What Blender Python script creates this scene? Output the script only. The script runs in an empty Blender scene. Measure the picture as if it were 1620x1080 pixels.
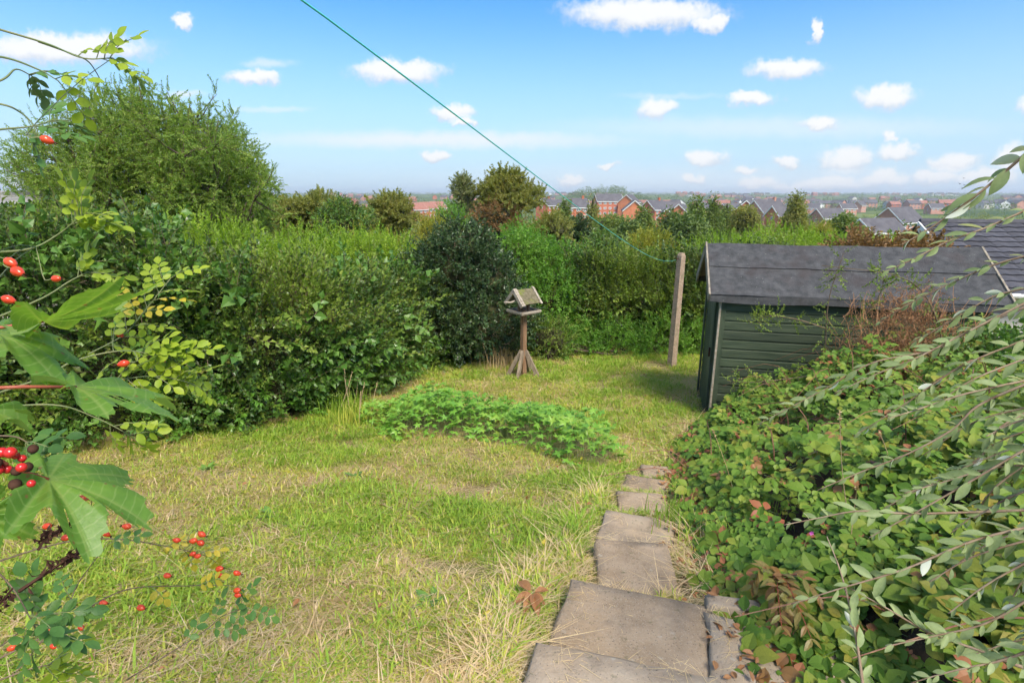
import bpy, math, random
import numpy as np
from mathutils import Matrix, Vector

random.seed(7)
RNG = np.random.default_rng(7)
SC = bpy.context.scene
COL = SC.collection

# ------------------------------------------------------------------ camera
F = 850.0
TH = math.atan(230 / 850)
cam_data = bpy.data.cameras.new('camera')
cam_data.sensor_width = 36.0
cam_data.lens = 36.0 * F / 1620.0
cam_data.clip_start = 0.05
cam_data.clip_end = 20000
cam = bpy.data.objects.new('camera', cam_data)
cam.location = (0, 0, 0)
cam.rotation_euler = (math.pi / 2 - TH, 0, 0)
COL.objects.link(cam)
SC.camera = cam

FW = np.array([0, math.cos(TH), -math.sin(TH)])
UP = np.array([0, math.sin(TH), math.cos(TH)])
RT = np.array([1.0, 0, 0])
def ray(px, py): return RT * (px - 810) / F + UP * (540 - py) / F + FW
def atD(px, py, d): return ray(px, py) * d
def atY(px, py, Y): r = ray(px, py); return r * (Y / r[1])
def atZ(px, py, z): r = ray(px, py); return r * (z / r[2])

# ------------------------------------------------------------------ sun, exposure
SUN_EL, SUN_AZ = math.radians(52), math.radians(155)      # azimuth measured from +Y towards +X
sun_dir = np.array([math.cos(SUN_EL) * math.sin(SUN_AZ), math.cos(SUN_EL) * math.cos(SUN_AZ), math.sin(SUN_EL)])
sd = bpy.data.lights.new('sun', 'SUN')
sd.energy = 2.75
sd.angle = math.radians(22)
sd.color = (1.0, 0.91, 0.77)
sun = bpy.data.objects.new('sun', sd)
sun.rotation_euler = Vector(sun_dir).to_track_quat('Z', 'Y').to_euler()
sun.location = (0, 0, 20)
COL.objects.link(sun)
SC.view_settings.view_transform = 'Standard'
SC.view_settings.look = 'None'
SC.view_settings.gamma = 1.0
SC.view_settings.use_curve_mapping = False
SC.view_settings.exposure = 1.2

# ------------------------------------------------------------------ node helpers
class NT:
    def __init__(s, tree): s.t = tree; s.n = tree.nodes; s.l = tree.links
    def new(s, kind, **kw):
        nd = s.n.new(kind)
        ins = kw.pop('ins', {})
        for k, v in kw.items(): setattr(nd, k, v)
        for k, v in ins.items():
            sock = nd.inputs[k]
            if isinstance(v, bpy.types.NodeSocket): s.l.new(v, sock)
            else: sock.default_value = v
        return nd
    def math(s, op, a, b=0.0, c=0.0, clamp=False):
        return s.new('ShaderNodeMath', operation=op, use_clamp=clamp, ins={0: a, 1: b, 2: c}).outputs[0]
    def vm(s, op, a, b=(0, 0, 0)):
        nd = s.new('ShaderNodeVectorMath', operation=op, ins={0: a, 1: b})
        return nd.outputs['Value'] if op in ('LENGTH', 'DOT_PRODUCT', 'DISTANCE') else nd.outputs[0]
    def noise(s, vec, scale, detail=4, rough=0.55):
        nd = s.new('ShaderNodeTexNoise', ins={'Scale': scale, 'Detail': detail, 'Roughness': rough})
        if vec is not None: s.l.new(vec, nd.inputs['Vector'])
        return nd.outputs[0]
    def mr(s, v, a, b, c=0.0, d=1.0, smooth=False):
        return s.new('ShaderNodeMapRange', interpolation_type='SMOOTHSTEP' if smooth else 'LINEAR',
                     ins={'Value': v, 'From Min': a, 'From Max': b, 'To Min': c, 'To Max': d}).outputs[0]
    def mix(s, fac, a, b, mode='MIX'):
        nd = s.new('ShaderNodeMix', data_type='RGBA', blend_type=mode)
        for sock, v in ((nd.inputs[0], fac), (nd.inputs[6], a), (nd.inputs[7], b)):
            if isinstance(v, bpy.types.NodeSocket): s.l.new(v, sock)
            else: sock.default_value = (*v, 1) if isinstance(v, tuple) and len(v) == 3 else v
        return nd.outputs[2]

# ------------------------------------------------------------------ world: sky with fair-weather clouds
world = bpy.data.worlds.new('World')
SC.world = world
world.use_nodes = True
w = NT(world.node_tree)
w.n.clear()
sky = w.new('ShaderNodeTexSky', sky_type='NISHITA', sun_disc=False)
sky.sun_elevation = SUN_EL
sky.sun_rotation = SUN_AZ
sky.altitude = 100
sky.air_density = 1.0
sky.dust_density = 0.6
sky.ozone_density = 2.5
# clouds: (px, py, half width, half height, softness) read as directions on the sky
CL = [(90, 78, 145, 27), (292, 40, 15, 13), (405, 122, 42, 13), (628, 114, 75, 20), (715, 179, 38, 13), (735, 196, 16, 7),
      (1020, 22, 130, 26), (1125, 35, 30, 16), (1245, 110, 62, 16), (1188, 157, 42, 11), (1402, 154, 54, 21),
      (1036, 174, 36, 18), (1297, 197, 32, 11), (1401, 216, 13, 9), (1116, 250, 34, 17), (1245, 256, 24, 10), (686, 248, 21, 9),
      (632, 275, 12, 5), (1340, 252, 48, 24), (1420, 242, 34, 18), (1510, 256, 46, 15), (1600, 250, 30, 26),
      (960, 262, 18, 6), (905, 287, 22, 7), (1028, 289, 10, 5), (1180, 268, 26, 8), (1195, 292, 32, 12), (1320, 292, 60, 14), (1400, 285, 40, 14),
      (1480, 280, 46, 12), (1560, 282, 60, 14), (1250, 297, 40, 9), (1100, 283, 16, 6), (1292, 50, 13, 22), (1640, 165, 34, 20),
      (150, 300, 40, 12), (25, 290, 30, 14), (886, 120, 9, 5)]
STREAK = [(700, 221, 360, 17, .95), (430, 175, 80, 7, .5), (1230, 202, 420, 22, .5), (420, 100, 48, 9, .6), (290, 150, 34, 9, .8),
          (1150, 290, 700, 34, .45), (1060, 152, 100, 6, .35)]
geo = w.new('ShaderNodeTexCoord')
D = geo.outputs['Generated']
sep = w.new('ShaderNodeSeparateXYZ', ins={0: D})
fy = w.math('MAXIMUM', sep.outputs[1], 0.02)
comb = w.new('ShaderNodeCombineXYZ', ins={0: w.math('DIVIDE', sep.outputs[0], fy), 1: w.math('DIVIDE', sep.outputs[2], fy), 2: 0.0})
uv = comb.outputs[0]
n1 = w.new('ShaderNodeTexNoise', noise_dimensions='2D', ins={'Vector': uv, 'Scale': 24.0, 'Detail': 4.0, 'Roughness': 0.65})
off = w.vm('MULTIPLY', w.vm('SUBTRACT', n1.outputs['Color'], (.5, .5, .5)), (.055, .030, 0))
uvd = w.vm('ADD', uv, off)
def uvpx(px, py):
    r = ray(px, py); return r[0] / r[1], r[2] / r[1]
def field(vec, items, grow=1.12):
    """distance to the nearest cloud, in units of that cloud's own size"""
    acc = None
    for it in items:
        px, py, hx, hy = it[:4]
        u0, v0 = uvpx(px, py); u1, v1 = uvpx(px + hx, py - hy)
        a, b = 1 / (abs(u1 - u0) * grow), 1 / (abs(v1 - v0) * grow)
        q = w.new('ShaderNodeVectorMath', operation='MULTIPLY_ADD', ins={0: vec, 1: (a, b, 0), 2: (-u0 * a, -v0 * b, 0)}).outputs[0]
        m = w.vm('LENGTH', q)
        acc = m if acc is None else w.math('MINIMUM', acc, m)
    return acc
CL = [c for c in CL if c[2] * c[3] > 60]
dens = w.mr(field(uvd, CL), 1.45, 0.2, 0, 1, True)
topv = w.mr(field(uvd, [(px, py - hy * .55, hx, hy) for (px, py, hx, hy) in CL], 1.0), 1.5, .75, .0, 1, True)
tex = n1.outputs[0]
mask = w.mr(w.math('ADD', dens, w.math('MULTIPLY', w.math('SUBTRACT', w.noise(uv, 85.0, 2, .6), .5), .55)), .12, .88, 0, 1, True)
mask = w.math('MULTIPLY', mask, w.mr(dens, .02, .2))
front = w.mr(sep.outputs[1], .02, .12)
mask = w.math('MULTIPLY', mask, front)
# thin streaks
suv = w.vm('ADD', uv, w.vm('MULTIPLY', w.vm('SUBTRACT', n1.outputs['Color'], (.5, .5, .5)), (.05, .018, 0)))
st = None
for (px, py, hx, hy, k) in STREAK:
    u0, v0 = uvpx(px, py); u1, v1 = uvpx(px + hx, py - hy)
    a, b = 1 / abs(u1 - u0), 1 / abs(v1 - v0)
    q = w.new('ShaderNodeVectorMath', operation='MULTIPLY_ADD', ins={0: suv, 1: (a, b, 0), 2: (-u0 * a, -v0 * b, 0)}).outputs[0]
    m = w.mr(w.vm('LENGTH', q), 1.2, 0.1, 0, k, True)
    st = m if st is None else w.math('MAXIMUM', st, m)
st = w.math('MULTIPLY', st, front)
# scattered cloud over the rest of the sky (overhead and behind the viewer)
pz = w.math('MAXIMUM', sep.outputs[2], 0.05)
pl = w.new('ShaderNodeCombineXYZ', ins={0: w.math('DIVIDE', sep.outputs[0], pz), 1: w.math('DIVIDE', sep.outputs[1], pz), 2: 3.0})
gen = w.mr(w.noise(pl.outputs[0], 1.1, 3, .6), .50, .64, 0, 1, True)
rest = w.math('MAXIMUM', w.mr(sep.outputs[2], .55, .72, 0, 1, True), w.mr(sep.outputs[1], .25, -.1, 0, 1, True))
gen = w.math('MULTIPLY', w.math('MULTIPLY', gen, rest), w.mr(sep.outputs[2], .03, .15))
hsv = w.new('ShaderNodeHueSaturation', ins={'Hue': 0.5, 'Saturation': 1.38, 'Value': 0.92, 'Color': sky.outputs[0]})
lift = w.mix(w.mr(sep.outputs[2], 0.0, 0.34, 0.88, 0.0, True), hsv.outputs[0], (2.15, 3.1, 4.05))
ccol = w.mix(topv, (2.95, 3.2, 3.6), (4.25, 4.25, 4.25))
skyc = w.mix(st, lift, (3.7, 4.0, 4.3))
skyc = w.mix(gen, skyc, (4.8, 4.9, 5.1))
skyc = w.mix(w.math('MULTIPLY', mask, .95), skyc, ccol)
bg = w.new('ShaderNodeBackground', ins={'Color': skyc, 'Strength': 0.107})
out = w.new('ShaderNodeOutputWorld', ins={'Surface': bg.outputs[0]})
world.cycles.sampling_method = 'MANUAL'
world.cycles.sample_map_resolution = 512

# ------------------------------------------------------------------ materials
MATS = {}
def base_mat(name):
    m = bpy.data.materials.new(name); m.use_nodes = True
    t = NT(m.node_tree); t.n.clear()
    o = t.new('ShaderNodeOutputMaterial')
    MATS[name] = m
    return m, t, o
NEAR = ('rose_leaf', 'rose_leaf_dark', 'rose_leaf_yellow', 'cotoneaster_leaf', 'bramble_leaf', 'geranium_leaf', 'strap_leaf', 'dead_leaf')
def leaf_mat(name, cols, trans=0.35, rough=0.45, spec=0.35, nscale=1.2, back=None, vein=False):
    m, t, o = base_mat(name)
    if name not in ('grass_straw', 'dead_leaf', 'dead_twig', 'petal', 'bramble_red_leaf', 'rose_leaf_yellow', 'rust_leaf', 'strap_leaf', 'olive_leaf', 'cotoneaster_leaf'):
        cols = [(c[0] * 1.55, c[1] * 1.3, c[2] * .95) for c in cols]
    oi = t.new('ShaderNodeObjectInfo')
    gp = t.new('ShaderNodeNewGeometry')
    nz = t.noise(gp.outputs['Position'], nscale, 1, .6)
    f = t.math('ADD', t.math('MULTIPLY', oi.outputs['Random'], .55), t.math('MULTIPLY', t.mr(nz, .3, .7), .45))
    isl = gp.outputs['Random Per Island']
    f = t.math('ADD', t.math('MULTIPLY', f, .65), t.math('MULTIPLY', isl, .35))
    cr = t.new('ShaderNodeValToRGB', ins={0: f})
    els = cr.color_ramp.elements
    n = len(cols)
    els[0].position = 0.1; els[0].color = (*cols[0], 1)
    els[1].position = 0.9; els[1].color = (*cols[-1], 1)
    for i in range(1, n - 1):
        e = els.new(0.1 + 0.8 * i / (n - 1)); e.color = (*cols[i], 1)
    c = cr.outputs[0]
    if name in NEAR:
      fine = t.noise(gp.outputs['Position'], 160.0, 2, .6)
      c = t.mix(t.mr(fine, .35, .7, 0, .35), c, t.mix(1.0, c, (.55, .62, .4), 'MULTIPLY'))
    if back is not None:
        c = t.mix(gp.outputs['Backfacing'], c, back)
    p = t.new('ShaderNodeBsdfPrincipled', ins={'Base Color': c, 'Roughness': rough, 'Specular IOR Level': spec})
    tc = t.mix(1.0, c, (1.25, 1.25, .55), 'MULTIPLY')
    tr = t.new('ShaderNodeBsdfTranslucent', ins={'Color': tc})
    mx = t.new('ShaderNodeMixShader', ins={0: trans, 1: p.outputs[0], 2: tr.outputs[0]})
    t.l.new(mx.outputs[0], o.inputs[0])
    return m
def plain_mat(name, c1, c2, scale=8.0, rough=0.8, spec=0.2, bump=0.0, bscale=None, detail=5, c3=None, stretch=None, spots=None, obj_var=0.0):
    m, t, o = base_mat(name)
    tc = t.new('ShaderNodeTexCoord')
    v = tc.outputs['Object']
    if stretch: v = t.vm('MULTIPLY', v, stretch)
    n = t.noise(v, scale, detail, .62)
    c = t.mix(t.mr(n, .32, .68), c1, c2)
    if c3 is not None:
        n3 = t.noise(v, scale * .23, 3, .6)
        c = t.mix(t.mr(n3, .5, .68, 0, .85), c, c3)
    if spots is not None:
        vo = t.new('ShaderNodeTexVoronoi', ins={'Vector': v, 'Scale': spots[1]})
        c = t.mix(t.mr(vo.outputs['Distance'], spots[2], spots[2] * .6), c, spots[0])
    if obj_var:
        oi = t.new('ShaderNodeObjectInfo')
        c = t.mix(t.math('MULTIPLY', oi.outputs['Random'], obj_var), c, (0.02, 0.02, 0.02))
    p = t.new('ShaderNodeBsdfPrincipled', ins={'Base Color': c, 'Roughness': rough, 'Specular IOR Level': spec})
    if bump:
        b = t.new('ShaderNodeBump', ins={'Strength': bump, 'Distance': .01, 'Height': t.noise(v, bscale or scale * 4, 4, .65)})
        t.l.new(b.outputs[0], p.inputs['Normal'])
    t.l.new(p.outputs[0], o.inputs[0])
    return m

# foliage
leaf_mat('hedge_leaf', [(.024, .062, .020), (.044, .100, .028), (.080, .145, .040), (.15, .17, .06)], .25, .38, .45)
leaf_mat('hedge_leaf_pale', [(.075, .15, .028), (.12, .21, .042), (.18, .27, .06)], .35)
leaf_mat('ivy_leaf', [(.040, .115, .026), (.07, .17, .038), (.11, .23, .052)], .25, .38, .45)
leaf_mat('holly_leaf', [(.014, .040, .018), (.026, .062, .027), (.05, .095, .034)], .06, .38, .4)
leaf_mat('bright_leaf', [(.10, .22, .022), (.16, .30, .03), (.23, .36, .045)], .4)
leaf_mat('privet_leaf', [(.13, .19, .028), (.20, .25, .040), (.27, .30, .06)], .4)
leaf_mat('elder_leaf', [(.06, .18, .030), (.10, .25, .04), (.15, .30, .06)], .4)
leaf_mat('willow_leaf', [(.070, .16, .032), (.11, .225, .044), (.16, .28, .06), (.20, .29, .075)], .45)
leaf_mat('olive_leaf', [(.19, .22, .055), (.26, .28, .065), (.33, .30, .085)], .45)
leaf_mat('rust_leaf', [(.20, .12, .045), (.27, .15, .06), (.17, .14, .04)], .3)
leaf_mat('grey_leaf', [(.08, .12, .055), (.12, .17, .08), (.17, .21, .11)], .3)
leaf_mat('dark_far_leaf', [(.052, .105, .038), (.08, .145, .05), (.115, .18, .06)], .35)
leaf_mat('mid_far_leaf', [(.065, .13, .035), (.10, .175, .042), (.14, .205, .055)], .35)
leaf_mat('geranium_leaf', [(.065, .20, .034), (.10, .27, .045), (.15, .33, .06), (.20, .31, .06)], .3, .4, .4)
leaf_mat('bramble_leaf', [(.034, .090, .018), (.055, .135, .024), (.085, .185, .032), (.14, .225, .042), (.22, .20, .05)], .28, .52, .25, back=(.12, .19, .07))
leaf_mat('bramble_red_leaf', [(.28, .06, .035), (.34, .14, .06), (.24, .16, .05)], .25, .5)
leaf_mat('strap_leaf', [(.15, .22, .05), (.26, .22, .06), (.32, .12, .05)], .25, .4)
leaf_mat('rose_leaf', [(.13, .24, .03), (.20, .32, .04), (.27, .38, .05)], .4, .45, .35, back=(.22, .33, .08))
leaf_mat('rose_leaf_dark', [(.035, .11, .04), (.06, .16, .05), (.1, .2, .06)], .3, .45, .35, back=(.12, .2, .09))
leaf_mat('rose_leaf_yellow', [(.55, .40, .04), (.62, .50, .06), (.40, .36, .05)], .4, .5)
leaf_mat('cotoneaster_leaf', [(.18, .24, .11), (.26, .33, .15), (.37, .43, .22)], .28, .5, .22, back=(.58, .62, .54))
leaf_mat('grass_green', [(.18, .275, .050), (.25, .345, .07), (.32, .39, .09), (.40, .41, .14)], .35, .5, .3, nscale=2.0)
leaf_mat('grass_lush', [(.12, .25, .035), (.17, .31, .048), (.24, .37, .065)], .35, .5, .3, nscale=2.0)
leaf_mat('grass_straw', [(.44, .31, .14), (.58, .43, .23), (.68, .54, .33), (.46, .30, .17)], .25, .6, .25, nscale=2.0)
leaf_mat('dead_leaf', [(.20, .085, .03), (.34, .16, .07), (.42, .24, .12)], .2, .6)
leaf_mat('dead_twig', [(.22, .10, .045), (.33, .17, .08), (.40, .24, .13)], .1, .8)
leaf_mat('petal', [(.55, .10, .45), (.65, .16, .55)], .3, .5)

def sycamore_mat():
    m, t, o = base_mat('sycamore_leaf')
    tc = t.new('ShaderNodeTexCoord'); gp = t.new('ShaderNodeNewGeometry'); oi = t.new('ShaderNodeObjectInfo')
    at = t.new('ShaderNodeAttribute', attribute_name='vein')
    n = t.noise(tc.outputs['Object'], 30, 4, .6)
    c = t.mix(t.mr(n, .3, .7), (.11, .24, .045), (.18, .33, .06))
    c = t.mix(t.math('MULTIPLY', at.outputs['Fac'], .6), c, (.30, .40, .14))
    wv = t.new('ShaderNodeTexWave', wave_type='RINGS', rings_direction='SPHERICAL', ins={'Vector': tc.outputs['Object'], 'Scale': 26.0, 'Distortion': 5.0, 'Detail': 3.0, 'Detail Scale': 1.2})
    c = t.mix(t.mr(wv.outputs['Fac'], .90, 1.0, 0, .5), c, (.26, .38, .13))
    c = t.mix(t.mr(t.noise(tc.outputs['Object'], 14, 5, .7), .56, .72, 0, .6), c, (.22, .26, .06))
    sp = t.new('ShaderNodeTexVoronoi', ins={'Vector': tc.outputs['Object'], 'Scale': 55.0})
    c = t.mix(t.mr(sp.outputs['Distance'], .16, .08), c, (.22, .15, .06))
    c = t.mix(gp.outputs['Backfacing'], c, (.24, .36, .10))
    p = t.new('ShaderNodeBsdfPrincipled', ins={'Base Color': c, 'Roughness': .42, 'Specular IOR Level': .4})
    fine = t.noise(tc.outputs['Object'], 120, 3, .6)
    b = t.new('ShaderNodeBump', ins={'Strength': .4, 'Distance': .002, 'Height': t.math('ADD', fine, at.outputs['Fac'])})
    t.l.new(b.outputs[0], p.inputs['Normal'])
    tr = t.new('ShaderNodeBsdfTranslucent', ins={'Color': t.mix(1.0, c, (1.5, 1.4, .5), 'MULTIPLY')})
    mx = t.new('ShaderNodeMixShader', ins={0: .5, 1: p.outputs[0], 2: tr.outputs[0]})
    t.l.new(mx.outputs[0], o.inputs[0])
sycamore_mat()

plain_mat('bark', (.06, .045, .032), (.13, .10, .075), 20, .9, .1, .5)
plain_mat('twig', (.10, .075, .05), (.20, .15, .10), 30, .85, .15)
plain_mat('green_stem', (.11, .17, .06), (.22, .22, .10), 25, .6, .3)
plain_mat('red_stem', (.25, .06, .035), (.38, .10, .05), 25, .45, .4)
plain_mat('cotoneaster_stem', (.16, .10, .065), (.34, .26, .18), 30, .7, .2)
plain_mat('bramble_cane', (.15, .05, .03), (.26, .14, .08), 30, .6, .3)
plain_mat('inner_twigs', (.030, .035, .015), (.060, .060, .028), 12, .95, .05)  # dark brown-green for the solid cores added inside hedges and bushes
plain_mat('weathered_wood', (.17, .125, .085), (.33, .27, .20), 26, .85, .15, .4, stretch=(1, 1, .25))
plain_mat('pale_weathered_wood', (.24, .20, .15), (.42, .37, .30), 30, .85, .15, .4, stretch=(.3, 1, 1))
plain_mat('brown_post_wood', (.17, .095, .05), (.29, .18, .11), 30, .8, .2, .4, stretch=(1, 1, .15))
plain_mat('mossy_wood', (.10, .09, .05), (.21, .18, .12), 22, .95, .1, .8, c3=(.15, .18, .03))
plain_mat('green_paint', (.036, .058, .033), (.078, .104, .060), 9, .55, .3, .35, 60, stretch=(.25, 1, 2.5), spots=((.45, .47, .42), 9, .035), obj_var=.35)
plain_mat('green_trim', (.030, .050, .028), (.075, .095, .06), 14, .6, .3, .4, 60, stretch=(1, 1, .3), c3=(.12, .13, .10))
plain_mat('roof_felt', (.042, .044, .047), (.098, .100, .104), 11, .85, .3, 1.0, 260, c3=(.060, .050, .050), detail=9, spots=((.26, .27, .24), 14, .07))
plain_mat('barge_wood', (.16, .14, .11), (.33, .29, .23), 20, .85, .15, .4, stretch=(1, 1, .3))
def slab_mat(name, c1, c2, c3):
    m, t, o = base_mat(name)
    gp = t.new('ShaderNodeNewGeometry'); P = gp.outputs['Position']
    oi = t.new('ShaderNodeObjectInfo')
    n = t.noise(P, 7, 6, .65)
    c = t.mix(t.mr(n, .3, .7), c1, c2)
    c = t.mix(t.mr(t.noise(P, 3.1, 4, .6), .48, .66, 0, .7), c, c3)
    vo = t.new('ShaderNodeTexVoronoi', ins={'Vector': P, 'Scale': 115.0})
    c = t.mix(t.mr(vo.outputs['Distance'], .32, .2, 0, .6), c, t.mix(oi.outputs['Random'], (.42, .38, .32), (.36, .31, .25)))
    v2 = t.new('ShaderNodeTexVoronoi', ins={'Vector': P, 'Scale': 70.0})
    c = t.mix(t.mr(v2.outputs['Distance'], .22, .12, 0, .55), c, (.06, .055, .05))
    c = t.mix(t.mr(t.noise(P, 26, 5, .7), .60, .72, 0, .75), c, (.075, .085, .035))
    v3 = t.new('ShaderNodeTexVoronoi', ins={'Vector': t.vm('ADD', P, t.vm('MULTIPLY', t.new('ShaderNodeTexNoise', ins={'Vector': P, 'Scale': 40.0}).outputs['Color'], (.03, .03, .03))), 'Scale': 11.0})
    c = t.mix(t.mr(v3.outputs['Distance'], .13, .07, 0, .4), c, (.46, .44, .37))
    c = t.mix(t.mr(t.noise(P, 1.9, 5, .7), .52, .66, 0, .6), c, (.13, .105, .08))
    p = t.new('ShaderNodeBsdfPrincipled', ins={'Base Color': c, 'Roughness': .92, 'Specular IOR Level': .2})
    hh = t.math('ADD', t.noise(P, 90, 5, .7), t.math('MULTIPLY', t.noise(P, 14, 3, .6), 1.2))
    b = t.new('ShaderNodeBump', ins={'Strength': .9, 'Distance': .006, 'Height': hh})
    t.l.new(b.outputs[0], p.inputs['Normal'])
    t.l.new(p.outputs[0], o.inputs[0])
slab_mat('paving', (.25, .185, .120), (.38, .295, .205), (.33, .24, .150))
slab_mat('paving_grey', (.29, .225, .160), (.42, .345, .255), (.37, .28, .185))
plain_mat('concrete_post', (.27, .195, .135), (.42, .32, .235), 30, .9, .15, .6, 120, c3=(.22, .19, .12))
plain_mat('rope', (.05, .44, .38), (.10, .58, .50), 300, .5, .3)
plain_mat('brick', (.40, .115, .060), (.52, .18, .095), .9, .9, .1)
plain_mat('brick_pink', (.46, .22, .16), (.54, .29, .21), .9, .9, .1)
plain_mat('brick_orange', (.47, .16, .075), (.58, .22, .11), .9, .9, .1)
plain_mat('slate', (.075, .072, .082), (.13, .125, .135), .7, .8, .2)
plain_mat('red_tile', (.26, .115, .085), (.36, .17, .13), .7, .85, .15)
plain_mat('white_paint', (.68, .68, .66), (.80, .80, .78), 3, .5, .4)
plain_mat('render_wall', (.48, .45, .40), (.62, .60, .55), .4, .85, .2)
plain_mat('glass', (.10, .12, .14), (.20, .23, .26), .8, .12, .6)
plain_mat('roof_tile', (.055, .055, .068), (.10, .10, .115), 5, .75, .25, .3, 40, obj_var=.4)
plain_mat('asbestos', (.20, .20, .205), (.32, .32, .32), 3, .85, .15, .3)
plain_mat('hip_red', (.55, .035, .015), (.68, .09, .02), 14, .25, .5)
plain_mat('berry_red', (.45, .01, .015), (.58, .03, .025), 14, .2, .55)
plain_mat('dark_husk', (.03, .015, .012), (.09, .045, .03), 40, .9, .1)
plain_mat('feather', (.04, .04, .045), (.08, .08, .09), 4, .8, .1)

def ground_mat():
    m, t, o = base_mat('ground')
    gp = t.new('ShaderNodeNewGeometry'); P = gp.outputs['Position']
    sx = t.new('ShaderNodeSeparateXYZ', ins={0: P})
    n1_ = t.noise(P, 1.3, 5, .6); n2_ = t.noise(P, 14, 5, .7); n3_ = t.noise(P, 70, 3, .7)
    near = t.mix(t.mr(n1_, .38, .62), (.20, .25, .06), (.34, .29, .13))
    near = t.mix(t.mr(n2_, .35, .7, 0, .6), near, (.22, .17, .08))
    near = t.mix(t.mr(n3_, .4, .7, 0, .6), near, (.09, .075, .035))
    f1 = t.noise(P, .006, 3, .5); f2 = t.noise(P, .03, 4, .6)
    far = t.mix(t.mr(f1, .42, .58), (.055, .095, .03), (.16, .20, .06))
    far = t.mix(t.mr(f2, .5, .62, 0, .8), far, (.04, .065, .025))
    edge = t.math('SUBTRACT', sx.outputs[0], t.math('MULTIPLY_ADD', sx.outputs[1], .2, .66))
    soil = t.math('MULTIPLY', t.mr(t.math('ADD', edge, t.math('MULTIPLY', t.math('SUBTRACT', n2_, .5), .3)), .0, .12), t.mr(sx.outputs[1], 7.2, 6.4))
    near = t.mix(soil, near, t.mix(n3_, (.045, .032, .022), (.075, .055, .036)))
    c = t.mix(t.mr(sx.outputs[1], 13, 26), near, far)
    p = t.new('ShaderNodeBsdfPrincipled', ins={'Base Color': c, 'Roughness': .95, 'Specular IOR Level': .05})
    b = t.new('ShaderNodeBump', ins={'Strength': .8, 'Distance': .02, 'Height': t.math('ADD', n2_, n3_)})
    t.l.new(b.outputs[0], p.inputs['Normal'])
    t.l.new(p.outputs[0], o.inputs[0])
ground_mat()

# ------------------------------------------------------------------ mesh helpers
def nrm(v):
    v = np.asarray(v, float)
    return v / (np.linalg.norm(v, axis=-1, keepdims=True) + 1e-12)
def frame(x, up):
    x = nrm(x); z = nrm(np.asarray(up, float) - np.dot(up, x) * x); y = np.cross(z, x)
    return np.stack([x, y, z])            # rows: local axes
class MB:
    def __init__(s): s.v = []; s.f = []; s.m = []; s.k = 0
    def add(s, V, Fc, mat=0):
        V = np.asarray(V, float)
        s.v.append(V)
        for fc in Fc: s.f.append(tuple(i + s.k for i in fc)); s.m.append(mat)
        s.k += len(V)
    def box(s, lo, hi, mat=0, M=None, o=(0, 0, 0), jit=0.0):
        x0, y0, z0 = lo; x1, y1, z1 = hi
        V = np.array([(x0, y0, z0), (x1, y0, z0), (x1, y1, z0), (x0, y1, z0), (x0, y0, z1), (x1, y0, z1), (x1, y1, z1), (x0, y1, z1)], float)
        if jit: V += RNG.uniform(-jit, jit, V.shape)
        if M is not None: V = V @ np.asarray(M)
        s.add(V + np.asarray(o), [(0, 3, 2, 1), (4, 5, 6, 7), (0, 1, 5, 4), (1, 2, 6, 5), (2, 3, 7, 6), (3, 0, 4, 7)], mat)
    def tube(s, P, R, n=5, mat=0, caps=True):
        P = np.asarray(P, float); R = np.broadcast_to(np.asarray(R, float), (len(P),))
        T = np.gradient(P, axis=0); T = nrm(T)
        ref = np.array([0.0, 0, 1]) if abs(T[0][2]) < .9 else np.array([1.0, 0, 0])
        V = []
        a = np.arange(n) * 2 * math.pi / n
        for i in range(len(P)):
            u = nrm(np.cross(T[i], ref)); v = np.cross(T[i], u); ref = np.cross(u, T[i])
            V.append(P[i] + R[i] * (np.cos(a)[:, None] * u + np.sin(a)[:, None] * v))
        Fc = []
        for i in range(len(P) - 1):
            for j in range(n):
                Fc.append((i * n + j, i * n + (j + 1) % n, (i + 1) * n + (j + 1) % n, (i + 1) * n + j))
        if caps:
            Fc.append(tuple(range(n - 1, -1, -1))); Fc.append(tuple((len(P) - 1) * n + j for j in range(n)))
        s.add(np.concatenate(V), Fc, mat)
    def mesh(s, name, mats, smooth=False):
        me = bpy.data.meshes.new(name)
        V = np.concatenate(s.v) if s.v else np.zeros((0, 3))
        me.from_pydata(V.tolist(), [], s.f)
        for mm in mats: me.materials.append(MATS[mm])
        if len(mats) > 1: me.polygons.foreach_set('material_index', s.m)
        if smooth: me.polygons.foreach_set('use_smooth', [True] * len(s.f))
        me.update()
        return me

def spline(P, n):
    P = np.asarray(P, float)
    if len(P) < 3:
        t = np.linspace(0, 1, n)[:, None]; return P[0] * (1 - t) + P[-1] * t
    Q = np.vstack([2 * P[0] - P[1], P, 2 * P[-1] - P[-2]])
    out = []
    for t in np.linspace(0, len(P) - 1 - 1e-6, n):
        i = int(t); u = t - i
        a, b, c, d = Q[i], Q[i + 1], Q[i + 2], Q[i + 3]
        out.append(.5 * (2 * b + (c - a) * u + (2 * a - 5 * b + 4 * c - d) * u * u + (3 * b - a - 3 * c + d) * u ** 3))
    return np.array(out)

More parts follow.
